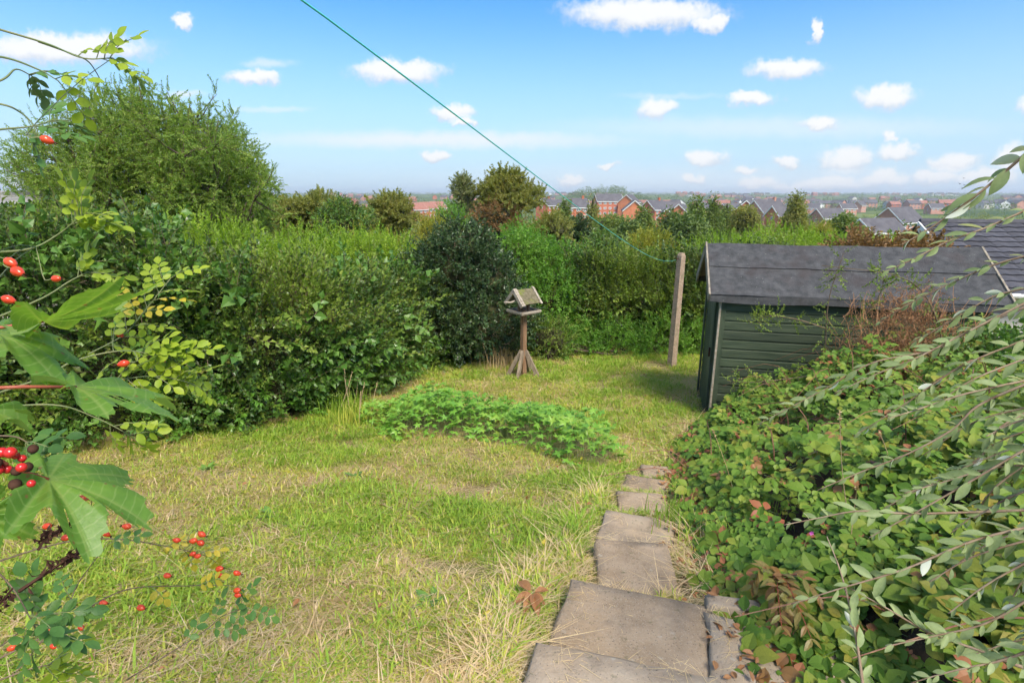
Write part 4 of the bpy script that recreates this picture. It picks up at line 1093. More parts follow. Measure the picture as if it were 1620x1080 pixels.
# far houses on the ridge
fm = []
for wall, roof in (('render_wall', 'slate'), ('brick_pink', 'slate'), ('white_paint', 'slate'), ('brick', 'red_tile')):
    mb = MB(); w2, d2, hw, rh = 6, 4, 5.2, 3
    mb.add([(-w2, -d2, -6), (w2, -d2, -6), (w2, d2, -6), (-w2, d2, -6), (-w2, -d2, hw), (w2, -d2, hw), (w2, d2, hw), (-w2, d2, hw), (-w2, 0, hw + rh), (w2, 0, hw + rh)],
           [(0, 1, 5, 4), (2, 3, 7, 6), (1, 2, 6, 9, 5), (3, 0, 4, 8, 7)], 0)
    mb.add([(-w2 - .4, -d2 - .5, hw - .2), (w2 + .4, -d2 - .5, hw - .2), (w2 + .4, 0, hw + rh + .15), (-w2 - .4, 0, hw + rh + .15), (-w2 - .4, d2 + .5, hw - .2), (w2 + .4, d2 + .5, hw - .2)], [(0, 1, 2, 3), (3, 2, 5, 4)], 1)
    for xw in (-3.5, 0, 3.5):
        for zw in (.8, 3.3): mb.add([(xw - .8, -d2 - .02, zw), (xw + .8, -d2 - .02, zw), (xw + .8, -d2 - .02, zw + 1.3), (xw - .8, -d2 - .02, zw + 1.3)], [(0, 1, 2, 3)], 2)
    fm.append(mb.mesh('far_house', [wall, roof, 'glass']))
cnt = 0
rows_ = []
while cnt < 280:
    Yd = rnd(480, 1 * 2300) if random.random() < .75 else rnd(420, 900)
    u = rnd(-.62, 1.12)
    if u < .05 and random.random() < .55: continue
    x0 = u * Yd
    for q in range(random.randint(2, 6)):
        if cnt >= 280: break
        x = x0 + q * rnd(14, 20); y = Yd + q * rnd(-3, 3)
        o = ob('far_house', random.choice(fm[:3] if random.random() < .5 else fm[1::2]))
        o.location = (x, y, float(ground_z(x, y))); o.rotation_euler = (0, 0, rnd(-.5, .5) + (1.57 if random.random() < .3 else 0))
        s = rnd(.85, 1.2); o.scale = (s, s, s)
        tag(o, 'tiny house among trees on the hazy far hillside', 'house', 'tiny far houses on the hillside')
        cnt += 1

# far woodland: one uncountable mass of tree clumps on the ridge and in the valley
n = 8000
Yd = 400 + 2300 * RNG.random(n) ** .8
u = RNG.uniform(-1.25, 1.3, n)
P = np.stack([u * Yd, Yd, np.zeros(n)], 1)
den = vnoise(P[:, :2], 1 / 140., 51, 3)
keep = (den > .44) | (Yd > 2250)
P = P[keep]; m_ = len(P)
P[:, 2] = ground_z(P[:, 0], P[:, 1]) + RNG.uniform(1.0, 5.0, m_)
scatter('far_woodland', 'fardark2', SRC['fardark'] + SRC['farmid'], P, RNG.uniform(-3, 3, (m_, 3)), RNG.uniform(4.5, 10, m_), RNG.integers(0, 6, m_))
bpy.data.objects['far_woodland']['label'] = 'dark far trees massed along the hazy ridge'
bpy.data.objects['far_woodland']['category'] = 'woodland'
# wooded hill left of the three-storey terrace
hp = []
for q in range(420):
    a = rnd(0, 6.28); r = math.sqrt(rnd(0, 1)); x = 138 + math.cos(a) * r * 66; y = 820 + math.sin(a) * r * 50
    h_ = max(0, 1 - r * r)
    hp.append((x, y, float(ground_z(x, y)) + 2 + rnd(.2, 1) * 21 * h_ ** .7))
hp = np.array(hp); m_ = len(hp)
o = scatter('hilltop_wood', 'fardark2', SRC['fardark'] + SRC['farmid'], hp, RNG.uniform(-3, 3, (m_, 3)), RNG.uniform(5, 8, m_), RNG.integers(0, 6, m_))
tag(o, 'rounded dark wooded hilltop behind the brick estate', 'woodland')
# valley scrub filling the middle distance
n = 3600
Yd = 18 + 330 * RNG.random(n) ** 1.5; u = RNG.uniform(-1.15, 1.2, n)
P = np.stack([u * Yd, Yd, np.zeros(n)], 1)
keep = (vnoise(P[:, :2], 1 / 16., 61, 3) > .40) & ~((Yd > 95) & (P[:, 0] / Yd > .04) & (P[:, 0] / Yd < .75) & (vnoise(P[:, :2], 1 / 30., 62, 2) > .50))
P = P[keep]; m_ = len(P)
gz_ = ground_z(P[:, 0], P[:, 1]); hgt = np.clip(P[:, 1] * .035, .5, 3.2) + 2.2 * ((P[:, 1] > 60) & (P[:, 1] < 210) & (P[:, 0] > 0))
P[:, 2] = gz_ + hgt * RNG.uniform(.1, 1.0, m_)
o = scatter('valley_scrub', 'valley', SRC['fardark'] + SRC['farmid'] + SRC['farolive'], P, RNG.uniform(-3, 3, (m_, 3)), np.clip(P[:, 1] * .035, .9, 3.2) * RNG.uniform(.8, 1.3, m_), RNG.integers(0, 9, m_))
tag(o, 'scrub and treetops filling the valley behind the garden', 'scrub')

# ------------------------------------------------------------------ neighbouring bungalow roof (right) and outbuilding (left)
RA = atY(1455, 352, 15.5)          # ridge, left end
yw = math.radians(-14)
nbx = thing('bungalow', (RA[0], RA[1], float(ground_z(RA[0], RA[1]))), 'bungalow with dark tiled roof beyond the shed at the edge of the garden', 'house', rz=yw)
zr = RA[2] - nbx.location[2]
L_, sd_, pit = 8.4, 3.9, math.radians(21)
ucs = np.array([0, -math.cos(pit), -math.sin(pit)]); ncs = np.array([0, -math.sin(pit), math.cos(pit)])
mb = MB()
ee = ucs * sd_
hw = zr + ee[2] - .1
mb.box((.3, ee[1] + .35, 0), (L_ - .3, -ee[1] - .35, hw)); ob('wall', mb.mesh('wall', ['render_wall']), nbx, True)
mb = MB()
for sg in (1, -1):
    V = [np.array([x, sg * (ucs * s)[1], zr + (ucs * s)[2] + h]) for x in (0, L_) for s, h in ((0, -.05), (sd_, -.05), (sd_, -.02), (0, -.02))]
    Fc = [(3, 2, 1, 0), (4, 5, 6, 7), (0, 1, 5, 4), (1, 2, 6, 5), (2, 3, 7, 6), (3, 0, 4, 7)]
    mb.add(V, Fc)
rf = ob('roof', mb.mesh('roof', ['roof_tile']), nbx, True)
tl = MB(); tw, tg = .60, .30
V = []
for x, h in ((0, .0), (tw * .22, .022), (tw * .5, .006), (tw * .78, .022), (tw - .008, .0)):
    V += [(x, 0, h), (x, -tg - .06, h + .035), (x, -tg - .06, h + .012)]
Fc = []
for i in range(4):
    a = 3 * i; b = a + 3; Fc += [(a, a + 1, b + 1, b), (a + 1, a + 2, b + 2, b + 1)]
tl.add(V, Fc); tme = tl.mesh('tile', ['roof_tile'])
Rt = np.stack([np.array([1.0, 0, 0]), -ucs, ncs])
for r_ in range(int(sd_ / tg)):
    for c_ in range(int(L_ / tw)):
        o = ob('tile', tme, rf, True)
        p = np.array([c_ * tw + (tw / 2 if r_ % 2 and False else 0), 0, zr]) + ucs * (r_ * tg) + ncs * (.008 + rnd(0, .006))
        place(o, p, Rt)
mb = MB(); mb.tube([(0, 0, zr + .02), (L_, 0, zr + .02)], .09, 8); ob('ridge_tiles', mb.mesh('ridge_tiles', ['roof_tile']), nbx, True)
mb = MB(); mb.tube([(0, ee[1] - .06, zr + ee[2] - .02), (L_, ee[1] - .06, zr + ee[2] - .02)], .055, 8); ob('gutter', mb.mesh('gutter', ['white_paint']), nbx, True)
mb = MB()
V = [np.array([x, (ucs * s)[1], zr + (ucs * s)[2] + h]) for x in (-.05, -.01) for s, h in ((0, -.2), (sd_, -.2), (sd_, .03), (0, .03))]
mb.add(V, [(3, 2, 1, 0), (4, 5, 6, 7), (0, 1, 5, 4), (1, 2, 6, 5), (2, 3, 7, 6), (3, 0, 4, 7)]); ob('barge_board', mb.mesh('barge_board', ['white_paint']), nbx, True)

OA = atY(-190, 324, 11.0)
ob_ = thing('outbuilding', (OA[0], OA[1], float(ground_z(OA[0], OA[1]))), 'low outbuilding whose pale corrugated roof shows over the hedge before the willow', 'outbuilding', rz=math.radians(4))
zo = OA[2] - ob_.location[2]
mb = MB(); mb.box((-2.4, .1, 0), (2.2, 2.8, zo - .1)); ob('wall', mb.mesh('wall', ['render_wall']), ob_, True)
for q in range(5):
    mb = MB(); V = []; k = 13
    for i in range(k):
        x = -2.5 + q * .96 + i * .08; h = .018 * math.sin(i * math.pi)
        h = .018 if i % 2 else -.018
        V += [(x, -.05, zo + h), (x, 3.0, zo + .28 + h)]
    mb.add(V, [(2 * i, 2 * i + 2, 2 * i + 3, 2 * i + 1) for i in range(k - 1)]); ob('roof_sheet', mb.mesh('roof_sheet', ['asbestos']), ob_, True).location = (0, 0, .012 * (q % 2))
mb = MB(); mb.box((-2.5, -.09, zo - .16), (2.3, -.055, zo + .0)); ob('fascia', mb.mesh('fascia', ['asbestos']), ob_, True)

# birds
for q, (px, py) in enumerate([(1525, 282), (1519, 291), (1526, 293), (1523, 298)]):
    p = atY(px, py, 60); mb = MB(); s = .28
    mb.tube([(-.28 * s, 0, 0), (0, 0, .03 * s), (.5 * s, 0, 0)], [.05 * s, .12 * s, .02 * s], 6)
    mb.add([(.0, .08 * s, .02), (.22 * s, .1 * s, .02), (.2 * s, .75 * s, .28 * s), (.0, -.08 * s, .02), (.22 * s, -.1 * s, .02), (.2 * s, -.75 * s, .28 * s)], [(0, 1, 2), (3, 5, 4)])
    o = ob('bird', mb.mesh('bird', ['feather'])); o.location = p; o.rotation_euler = (.3, .1, 1.2 + q * .4)
    tag(o, ['topmost dark bird of the small flock in the sky', 'leftmost dark bird of the small flock in the sky', 'dark bird at the right of the small flock, mid height', 'lowest dark bird of the small flock in the sky'][q], 'bird', 'small flock of birds')

# ------------------------------------------------------------------ grass
def tuft(name, mat, n, h0, h1, rad, lean, wd=.0032):
    mb = MB()
    for i in range(n):
        a = rnd(0, 6.28); r = rad * math.sqrt(rnd(0, 1)); b = np.array([math.cos(a) * r, math.sin(a) * r, -.004])
        h = rnd(h0, h1); az = rnd(0, 6.28); ln = lean * rnd(.3, 1.2)
        d = np.array([math.cos(az), math.sin(az), 0]); sd_ = np.array([-d[1], d[0], 0]) * wd * rnd(.7, 1.3)
        m_ = b + d * h * ln * .35 + np.array([0, 0, h * .6 / (1 + ln * .8)]); e_ = b + d * h * ln * 1.0 + np.array([0, 0, h / (1 + ln * 1.4)])
        mb.add([b - sd_, b + sd_, m_ + sd_ * .8, m_ - sd_ * .8, e_], [(0, 1, 2, 3), (3, 2, 4)])
    return mb.mesh(name, [mat])
def patch(name, n, rad, mixw, seed):
    """a broad tuft: blades of several kinds mixed; mixw = shares of green, lush, straw, thatch"""
    mb = MB()
    for i in range(n):
        a = rnd(0, 6.28); r = rad * math.sqrt(rnd(0, 1)); b = np.array([math.cos(a) * r, math.sin(a) * r, -.004])
        k = random.choices([0, 1, 2, 3], mixw)[0]
        h0, h1, lean, wd = ((.035, .10, 1.3, .0033), (.05, .13, 1.1, .0036), (.05, .12, 2.4, .0026), (.07, .16, 5.0, .0021))[k]
        if random.random() < .05: h1 *= 1.7
        h = rnd(h0, h1); az = rnd(0, 6.28); ln = lean * rnd(.3, 1.2)
        d = np.array([math.cos(az), math.sin(az), 0]); sd_ = np.array([-d[1], d[0], 0]) * wd * rnd(.7, 1.3)
        m_ = b + d * h * ln * .35 / (1 + ln * .2) + np.array([0, 0, h * .6 / (1 + ln * .8)]); e_ = b + d * h * ln / (1 + ln * .2) + np.array([0, 0, h / (1 + ln * 1.4)])
        mb.add([b - sd_, b + sd_, m_ + sd_ * .8, m_ - sd_ * .8, e_], [(0, 1, 2, 3), (3, 2, 4)], (0, 1, 2, 2)[k])
    return mb.mesh(name, ['grass_green', 'grass_lush', 'grass_straw'])
MIXES = [(.36, .44, .11, .09), (.60, .12, .15, .13), (.50, .06, .22, .22), (.36, .03, .31, .30)]
BIGT = [patch(f'broad_tuft{k}_{i}', 440, .16, MIXES[k], i) for k in range(4) for i in range(3)]
SMALLT = [patch(f'small_tuft{k}_{i}', 42, .05, MIXES[k], i) for k in range(4) for i in range(2)]
def path_edge(y): return np.interp(y, [0, 2, 3, 4, 5, 6.3, 7.0], [.78, .88, 1.05, 1.30, 1.62, 2.35, 2.75])
HP = np.array([(-9.5, 5.2), (-6.5, 5.45), (-4.5, 5.9), (-3.4, 6.75), (-2.85, 8.1), (-2.4, 9.9), (-1.7, 10.9), (.3, 11.9), (1.5, 11.8), (3.0, 11.5), (6.2, 10.8)])
def hedge_dist(P):
    d = np.full(len(P), 99.0)
    for a, b in zip(HP[:-1], HP[1:]):
        ab = b - a; t = np.clip(((P[:, :2] - a) @ ab) / (ab @ ab), 0, 1)
        d = np.minimum(d, np.hypot(*(P[:, :2] - a - t[:, None] * ab).T))
    return d
def behind_hedge(P):
    yl = np.interp(P[:, 0], [-9.5, -6.5, -4.5, -3.4, -2.85, -2.4, -1.7, .3, 1.5, 3, 6.2], [5.2, 5.45, 5.9, 6.75, 8.1, 9.9, 10.9, 11.9, 11.8, 11.5, 10.8])
    return P[:, 1] > yl
# geranium patch outline (centre line and half widths)
GPATH = np.array([(-1.45, 6.35), (-1.0, 6.2), (-.4, 6.0), (.2, 5.75), (.60, 5.1), (.80, 4.55)])
GHW = np.array([.45, .78, .66, .60, .44, .28])
def ger(P):
    """signed 0..1 depth into the patch, negative outside"""
    best = np.full(len(P), -9.0)
    for i in range(len(GPATH) - 1):
        a, b = GPATH[i], GPATH[i + 1]; ab = b - a
        t = np.clip(((P[:, :2] - a) @ ab) / (ab @ ab), 0, 1)
        d = np.hypot(*(P[:, :2] - a - t[:, None] * ab).T); hw_ = GHW[i] * (1 - t) + GHW[i + 1] * t
        best = np.maximum(best, 1 - d / hw_)
    return best
def lawn_ok(P, g):
    xx, yy = P[:, 0], P[:, 1]
    k = (~on_slab(P, g)) & (hedge_dist(P) > .5 + g) & ~behind_hedge(P) & (xx < path_edge(yy) + .12 - g + np.where(yy > 6.4, 3, 0)) & (ger(P) < .3)
    loc = (P - np.array([*P0[:2], 0])); ins = (loc @ ex > -.08 - g) & (loc @ ex < LN + .1) & (loc @ ey > -.1 - g) & (loc @ ey < DP + .1 + g)
    return k & ~ins & ~((yy > 6.2) & (loc @ ex > -.05) & (loc @ ey < .1))
def level(P):
    m_ = len(P)
    dry = .55 * vnoise(P[:, :2], 1.0, 91, 3) + .45 * vnoise(P[:, :2], 3.1, 92, 3)
    dry = dry + .11 * np.exp(-((P[:, 0] - .1) ** 2 + (P[:, 1] - 8.4) ** 2) / 1.6) + .09 * np.exp(-((P[:, 0] + .2) ** 2 + (P[:, 1] - 4.75) ** 2) / .5) + .02 * np.clip((3.0 - P[:, 1]) / 1.5, 0, 1) * (P[:, 0] > -1.0) \
        - .11 * np.exp(-((P[:, 0] + 2.0) ** 2 + (P[:, 1] - 4.8) ** 2) / .9) - .08 * np.exp(-((P[:, 0] - 1.6) ** 2 + (P[:, 1] - 8.6) ** 2) / 1.2) + .08 * np.exp(-(hedge_dist(P) - .6) ** 2 / .05)
    dry = dry + RNG.normal(0, .035, m_)
    return np.digitize(dry, [.45, .55, .615])
n = 4800
yy = .1 + 11.7 * RNG.random(n) ** 1.15
xx = RNG.uniform(-1, 1, n) * (1.7 + yy * .95) - .1
P = np.stack([xx, yy, np.zeros(n)], 1)
P = P[lawn_ok(P, .21)]; m_ = len(P)
P[:, 2] = ground_z(P[:, 0], P[:, 1]) - .004
e1 = .12
rx_ = np.arctan((ground_z(P[:, 0], P[:, 1] + e1) - ground_z(P[:, 0], P[:, 1] - e1)) / (2 * e1)); ry_ = -np.arctan((ground_z(P[:, 0] + e1, P[:, 1]) - ground_z(P[:, 0] - e1, P[:, 1])) / (2 * e1))
az_ = RNG.uniform(0, 6.28, m_)
def tilt_euler(nx_, ny_, az_):
    """euler XYZ that spins by az_ and then leans the up axis to (nx_, ny_, 1)"""
    N_ = nrm(np.stack([nx_, ny_, np.ones(len(nx_))], 1)); X_ = np.stack([np.cos(az_), np.sin(az_), np.zeros(len(az_))], 1)
    X_ = nrm(X_ - (X_ * N_).sum(1)[:, None] * N_); Y_ = np.cross(N_, X_)
    return np.stack([np.arctan2(Y_[:, 2], N_[:, 2]), -np.arcsin(np.clip(X_[:, 2], -1, 1)), np.arctan2(X_[:, 1], X_[:, 0])], 1)
o = scatter('lawn_grass', 'grass', BIGT, P, tilt_euler(np.tan(ry_), -np.tan(rx_), az_), RNG.uniform(.7, 1.35, m_) * np.clip(.85 + P[:, 1] * .05, .85, 1.35), level(P) * 3 + RNG.integers(0, 3, m_))
tag(o, 'rough patchy green and straw-coloured lawn grass', 'grass')
n = 34000
yy = .3 + 11.4 * RNG.random(n) ** 1.2; xx = RNG.uniform(-1, 1, n) * (1.6 + yy * .95) - .1
P = np.stack([xx, yy, np.zeros(n)], 1)
P = P[lawn_ok(P, .012) & ~lawn_ok(P, .27)]; m_ = len(P)
P[:, 2] = ground_z(P[:, 0], P[:, 1]) - .004
o = scatter('edge_grass', 'edgegrass', SMALLT, P, np.stack([RNG.normal(0, .12, m_), RNG.normal(0, .12, m_), RNG.uniform(0, 6.28, m_)], 1), RNG.uniform(.75, 1.25, m_) * np.where(on_slab(P, .09), .55, 1.0) * np.clip(.85 + P[:, 1] * .045, .8, 1.35), np.minimum(level(P), 2) * 2 + RNG.integers(0, 2, m_))
tag(o, 'short grass fringing the concrete slabs and the foot of the hedges', 'grass')
# straw lying on slabs and along their edges
P = np.stack([RNG.uniform(0, 1.4, 2600), RNG.uniform(.9, 4.6, 2600), np.zeros(2600)], 1)
near_e = on_slab(P, .02) & (RNG.random(len(P)) < np.where(vnoise(P[:, :2], 5, 7) > .58, .40, .03))
Q = P[near_e]; top = np.full(len(Q), -9.0)
for (q, ex_, ey_, lx, ly), S in zip(SLABPOLY, SLABTOP):
    d = Q[:, :2] - q; a = d @ ex_; b = d @ ey_
    ins = (a > -.02) & (a < lx + .02) & (b > -.02) & (b < ly + .02); top = np.where(ins, np.maximum(top, S), top)
Q[:, 2] = top + .006
m_ = len(Q)
o = scatter('cut_straw', 'straw', [tuft(f'loose_straw{i}', 'grass_straw', 6, .010, .022, .06, 6.0, .0011) for i in range(3)], Q, np.stack([RNG.normal(0, .05, m_), RNG.normal(0, .05, m_), RNG.uniform(0, 6.28, m_)], 1), RNG.uniform(.6, 1.1, m_), RNG.integers(0, 3, m_))
tag(o, 'loose dry straw strewn over the concrete steps', 'straw')

# leaves blown on to the lawn, and broad-leaved weeds in it
fl = []
for i, mt in enumerate(('dead_leaf', 'rose_leaf_yellow', 'dead_leaf')):
    mb = MB(); V, Fc = leaf_geo(.045, .026, .3, .2 * i - .1, 3); mb.add(V, Fc); fl.append(mb.mesh(f'blown_leaf{i}', [mt]))
n = 260; P = np.stack([RNG.uniform(-3.5, 2.4, n), RNG.uniform(1.2, 9.5, n), np.zeros(n)], 1); P = P[lawn_ok(P, .05)]; n = len(P); P[:, 2] = ground_z(P[:, 0], P[:, 1]) + RNG.uniform(.03, .07, n)
o = scatter('fallen_leaves', 'blown', fl, P, np.stack([RNG.normal(0, .5, n), RNG.normal(0, .5, n), RNG.uniform(0, 6.28, n)], 1), RNG.uniform(.4, 1.1, n), RNG.integers(0, 3, n))
tag(o, 'brown and yellow fallen leaves scattered on the lawn', 'fallen leaves')
for px, py, lab in [(432, 818, 'dark green broad-leaved weed in the lawn left of the middle'), (560, 760, 'leafy weed rosette in the lawn below the tall grass clump'), (330, 745, 'leafy weed rosette in the lawn near the big lobed leaf'), (680, 960, 'leafy weed rosette low in the middle of the lawn')]:
    c = None
    for Yq in np.arange(1, 12, .02):
        c = atY(px, py, Yq)
        if c[2] < float(ground_z(c[0], c[1])): break
    root = thing('lawn_weed', c, lab, 'weed', 'broad-leaved weeds in the lawn')
    wm_ = []
    for i in range(2):
        mb = MB(); V, Fc = leaf_geo(.10, .038, .15, .35, 5); mb.add(V, Fc); wm_.append(mb.mesh('leaf', ['ivy_leaf']))
    for i in range(13):
        a = i * 2.4; l_ = rnd(.55, 1.1); place(ob('leaf', wm_[i % 2], root, True), np.array([rnd(-.03, .03), rnd(-.03, .03), .015]), frame(np.array([math.cos(a), math.sin(a), rnd(.4, 1.1)]), np.array([0, 0, 1.0])) * l_)
# tall grass clump with dead stalks beside the geranium patch
def grass_clump(label, x, y, n, h, spread, mat, dead=0, cat='grass clump', name='tall_grass'):
    root = thing(name, gp_(x, y), label, cat)
    mb = MB(); z = float(ground_z(x, y))
    for i in range(n):
        b = np.array([x + RNG.normal(0, spread), y + RNG.normal(0, spread), 0]); b[2] = float(ground_z(b[0], b[1]))
        az = rnd(0, 6.28); hh = h * rnd(.5, 1.1); d = np.array([math.cos(az), math.sin(az), 0]) * rnd(.1, .55) * hh
        pts_ = spline([b, b + d * .3 + np.array([0, 0, hh * .6]), b + d + np.array([0, 0, hh * rnd(.7, 1)])], 5)
        sdv = nrm(np.array([-d[1], d[0], 0])) * .006
        V = []
        for k, p in enumerate(pts_): V += [p - sdv * (1 - k / 4.2), p + sdv * (1 - k / 4.2)]
        mb.add(V, [(2 * k, 2 * k + 1, 2 * k + 3, 2 * k + 2) for k in range(4)])
    ob('blades', mb.mesh('blades', [mat]), root, kind='stuff')
    for i in range(dead):
        b = np.array([x + rnd(-1, 1) * spread * 1.6, y + rnd(-1, 1) * spread, 0]); b[2] = float(ground_z(b[0], b[1]))
        e_ = b + np.array([rnd(-.25, .25), rnd(-.1, .1), h * rnd(1.0, 1.7)])
        st_ = MB(); sp = spline([b, (b + e_) / 2 + rv() * .03, e_], 6); st_.tube(sp, np.linspace(.005, .003, 6), 4)
        for q in range(7):
            V, Fc = leaf_geo(.035, .008); R = frame(nrm(e_ - b) + rv() * .5, rv()); st_.add(V @ R + sp[-1] * (1 - q / 22) + sp[-3] * (q / 22), Fc)
        ob('dead_stalk', st_.mesh('dead_stalk', ['grass_straw']), root)
    return root
grass_clump('clump of tall green grass with pale dead stalks between hedge and geranium patch', -2.25, 6.75, 200, .42, .17, 'grass_lush', 8)
grass_clump('sprawling yellow-green grass clump at the hedge foot left of the geranium patch', -2.0, 6.3, 110, .34, .14, 'grass_green', 3)
grass_clump('dry straw-coloured grass tussock at the foot of the holly bush', -.15, 9.7, 160, .50, .20, 'grass_straw', 4)

# ------------------------------------------------------------------ geranium patch
gc = GPATH[2]
gr_ = thing('geranium_patch', gp_(*gc), 'low spreading patch of bright green geranium leaves across the lawn', 'plant')
def palmate(R_, lobes=5, depth=.45, seg=3, cup=.12, span=5.0):
    n = lobes * 2 * seg; V = [(0, 0, 0)]; Fc = []
    for i in range(n + 1):
        a = -span / 2 + span * i / n
        ph = (i / n * lobes) % 1.0
        r = R_ * (1 - depth * abs(2 * ph - 1) ** 1.4) * (1 + .06 * math.sin(i * 2.4)) * (.82 + .18 * math.cos(a))
        V.append((r * math.cos(a) * .5, r * math.sin(a) * .5, .01 * R_)); V.append((r * math.cos(a), r * math.sin(a), -cup * r))
    for i in range(n):
        a = 1 + 2 * i; Fc += [(0, a, a + 2), (a, a + 1, a + 3, a + 2)]
    return np.array(V), Fc
gl = []
for i in range(3):
    mb = MB(); V, Fc = palmate(.058, 5, .55, 1, rnd(.1, .3)); mb.add(V, Fc); gl.append(mb.mesh('leaf', ['geranium_leaf']))
n = 5200
P = np.stack([RNG.uniform(-2.3, 1.3, n), RNG.uniform(4.2, 7.3, n), np.zeros(n)], 1)
gd = ger(P) + (vnoise(P[:, :2], 2.5, 17, 3) - .5) * .8
P = P[gd > .0]; gd = gd[gd > .0]; m_ = len(P)
hgt = .44 * np.clip(gd * 2.0, 0, 1) ** .6 * (.45 + 1.0 * vnoise(P[:, :2], 1.9, 19, 2))
lay = RNG.random(m_) ** .45
P[:, 2] = ground_z(P[:, 0], P[:, 1]) + .02 + hgt * lay
tilt = np.stack([RNG.normal(-.0, .35, m_), RNG.normal(0, .35, m_), RNG.uniform(0, 6.28, m_)], 1)
sc_ = RNG.uniform(.6, 1.5, m_)
order = np.argsort(-(sc_ * lay - .15 * P[:, 1])); big = order[:300]; rest_ = order[300:]
for i in big:
    o = ob('leaf', gl[i % 3], gr_); o.location = P[i]; o.rotation_euler = tilt[i]; o.scale = (sc_[i],) * 3
scatter('leaves', 'geranium', gl, P[rest_], tilt[rest_], sc_[rest_], RNG.integers(0, 3, len(rest_)), gr_)
mb = MB()
for i in range(0, m_, 6):
    b = P[i].copy(); b[:2] += RNG.normal(0, .03, 2); b[2] = float(ground_z(b[0], b[1])); mb.tube([b, (b + P[i]) / 2 + rv() * .01, P[i]], [.002, .0017, .0012], 3, 0, False)
ob('leaf_stalks', mb.mesh('leaf_stalks', ['green_stem']), gr_, kind='stuff')

# ------------------------------------------------------------------ bramble thicket on the bank
br = thing('bramble_thicket', gp_(2.2, 4.0), 'dense bramble thicket covering the bank between the steps and the shed', 'brambles')
def bram_h(P):
    xe = path_edge(P[:, 1]); d = P[:, 0] - xe
    h = .28 * (1 - np.exp(-np.clip(d, 0, 9) / .35)) + .09 * np.clip(d, 0, 3)
    h = h * np.clip((P[:, 1] - .7) / 2.2, .22, 1) + .22 * np.clip((P[:, 1] - 4.6) / 1.6, 0, 1) * np.clip((d - .3) / 1.0, 0, 1)
    return np.maximum(h, .02) * (.25 + 1.0 * vnoise(P[:, :2], 1.8, 29, 2) + .55 * vnoise(P[:, :2], 5.5, 30, 2)), d
def trifol(L, W, mat, n=3, seg=4):
    mb = MB()
    for q in range(n):
        a = (q - (n - 1) / 2) * 1.15
        V, Fc = leaf_geo(L * (1.1 if q == (n - 1) / 2 else .85), W * (1.05 if q == (n - 1) / 2 else .9), .12, rnd(.05, .25), seg, .45, .05)
        R = frame(np.array([math.cos(a), math.sin(a), rnd(-.15, .1)]), np.array([0, 0, 1.0]) + rv() * .15)
        mb.add(V @ R + np.array([math.cos(a), math.sin(a), 0]) * .012, Fc)
    mb.add(*[(np.array([(-.035, -.001, -.02), (-.035, .001, -.02), (.012, .001, 0), (.012, -.001, 0)])), [(0, 1, 2, 3)]])
    return mb.mesh('leaf', [mat])
bl = [trifol(.062, .045, 'bramble_leaf') for i in range(4)] + [trifol(.05, .036, 'bramble_leaf', 5) for i in range(2)] + [trifol(.05, .034, 'bramble_red_leaf') for i in range(2)]
n = 15000
P = np.stack([RNG.uniform(.7, 5.2, n), .75 + 6.2 * RNG.random(n) ** 1.0, np.zeros(n)], 1)
P[:2200, 0] = RNG.uniform(1.0, 2.6, 2200); P[:2200, 1] = RNG.uniform(.8, 2.6, 2200)
hb, d = bram_h(P)
loc = P - np.array([*P0[:2], 0])
lim = np.array([np.interp(y, [.7, 1.5, 2.1, 2.3, 9], [.40, .40, .22, .03, .0]) for y in P[:, 1]])
keep = (vnoise(P[:, :2], 4.2, 33, 2) > .385) & (d > lim) & (d < 3.6) & (loc @ ey < -.03) | ((loc @ ex < -.25) & (loc @ ex > -1.4) & (d > 0) & (P[:, 1] < 6.6))
P, hb, d = P[keep], hb[keep], d[keep]; m_ = len(P)
lay = RNG.random(m_) ** .42
P[:, 2] = ground_z(P[:, 0], P[:, 1]) + hb * lay * 1.12 + .01
ctr = np.stack([-.55 * np.exp(-d / .5) - .1, np.full(m_, -.30), np.ones(m_)], 1)
nrml = nrm(ctr + RNG.normal(0, .34, (m_, 3)))
rot = np.stack([np.arcsin(np.clip(-nrml[:, 1], -1, 1)), np.arctan2(nrml[:, 0], nrml[:, 2]), RNG.uniform(0, 6.28, m_)], 1)
# build rotation: spin about z, then tilt
from mathutils import Euler
az = RNG.uniform(0, 6.28, m_)
eul = np.zeros((m_, 3))
for i in range(m_):
    z = nrml[i]; x = np.array([math.cos(az[i]), math.sin(az[i]), 0]); R = frame(x, z) if abs(np.dot(x, z)) < .98 else np.eye(3)
    zz = z; xx_ = nrm(x - np.dot(x, zz) * zz); yy_ = np.cross(zz, xx_)
    # matrix columns = axes ; euler XYZ
    r20 = xx_[2]; ry = -math.asin(max(-1, min(1, r20))); eul[i] = (math.atan2(yy_[2], zz[2]), ry, math.atan2(xx_[1], xx_[0]))
sc_ = RNG.choice([.5, .75, 1.0, 1.25, 1.5], m_, p=[.20, .24, .26, .18, .12]) * .95 * RNG.uniform(.9, 1.1, m_)
redp = np.where((P[:, 0] - path_edge(P[:, 1]) < .18), .38, .05)
idx = np.where(RNG.random(m_) < redp, RNG.integers(6, 8, m_), RNG.integers(0, 6, m_))
dist = np.linalg.norm(P, axis=1)
vis = (P[:, 0] / np.maximum(P[:, 1], .1) < .98)
order = np.argsort(-(sc_ / dist * np.where(vis, 1, .01) * (lay > .85))); big = order[:300]; rest_ = order[300:]
for i in big:
    o = ob('leaf', bl[idx[i]], br); o.location = P[i]; o.rotation_euler = eul[i]; o.scale = (sc_[i],) * 3
scatter('leaves', 'bramble', bl, P[rest_], eul[rest_], sc_[rest_], idx[rest_], br)
mb = MB()
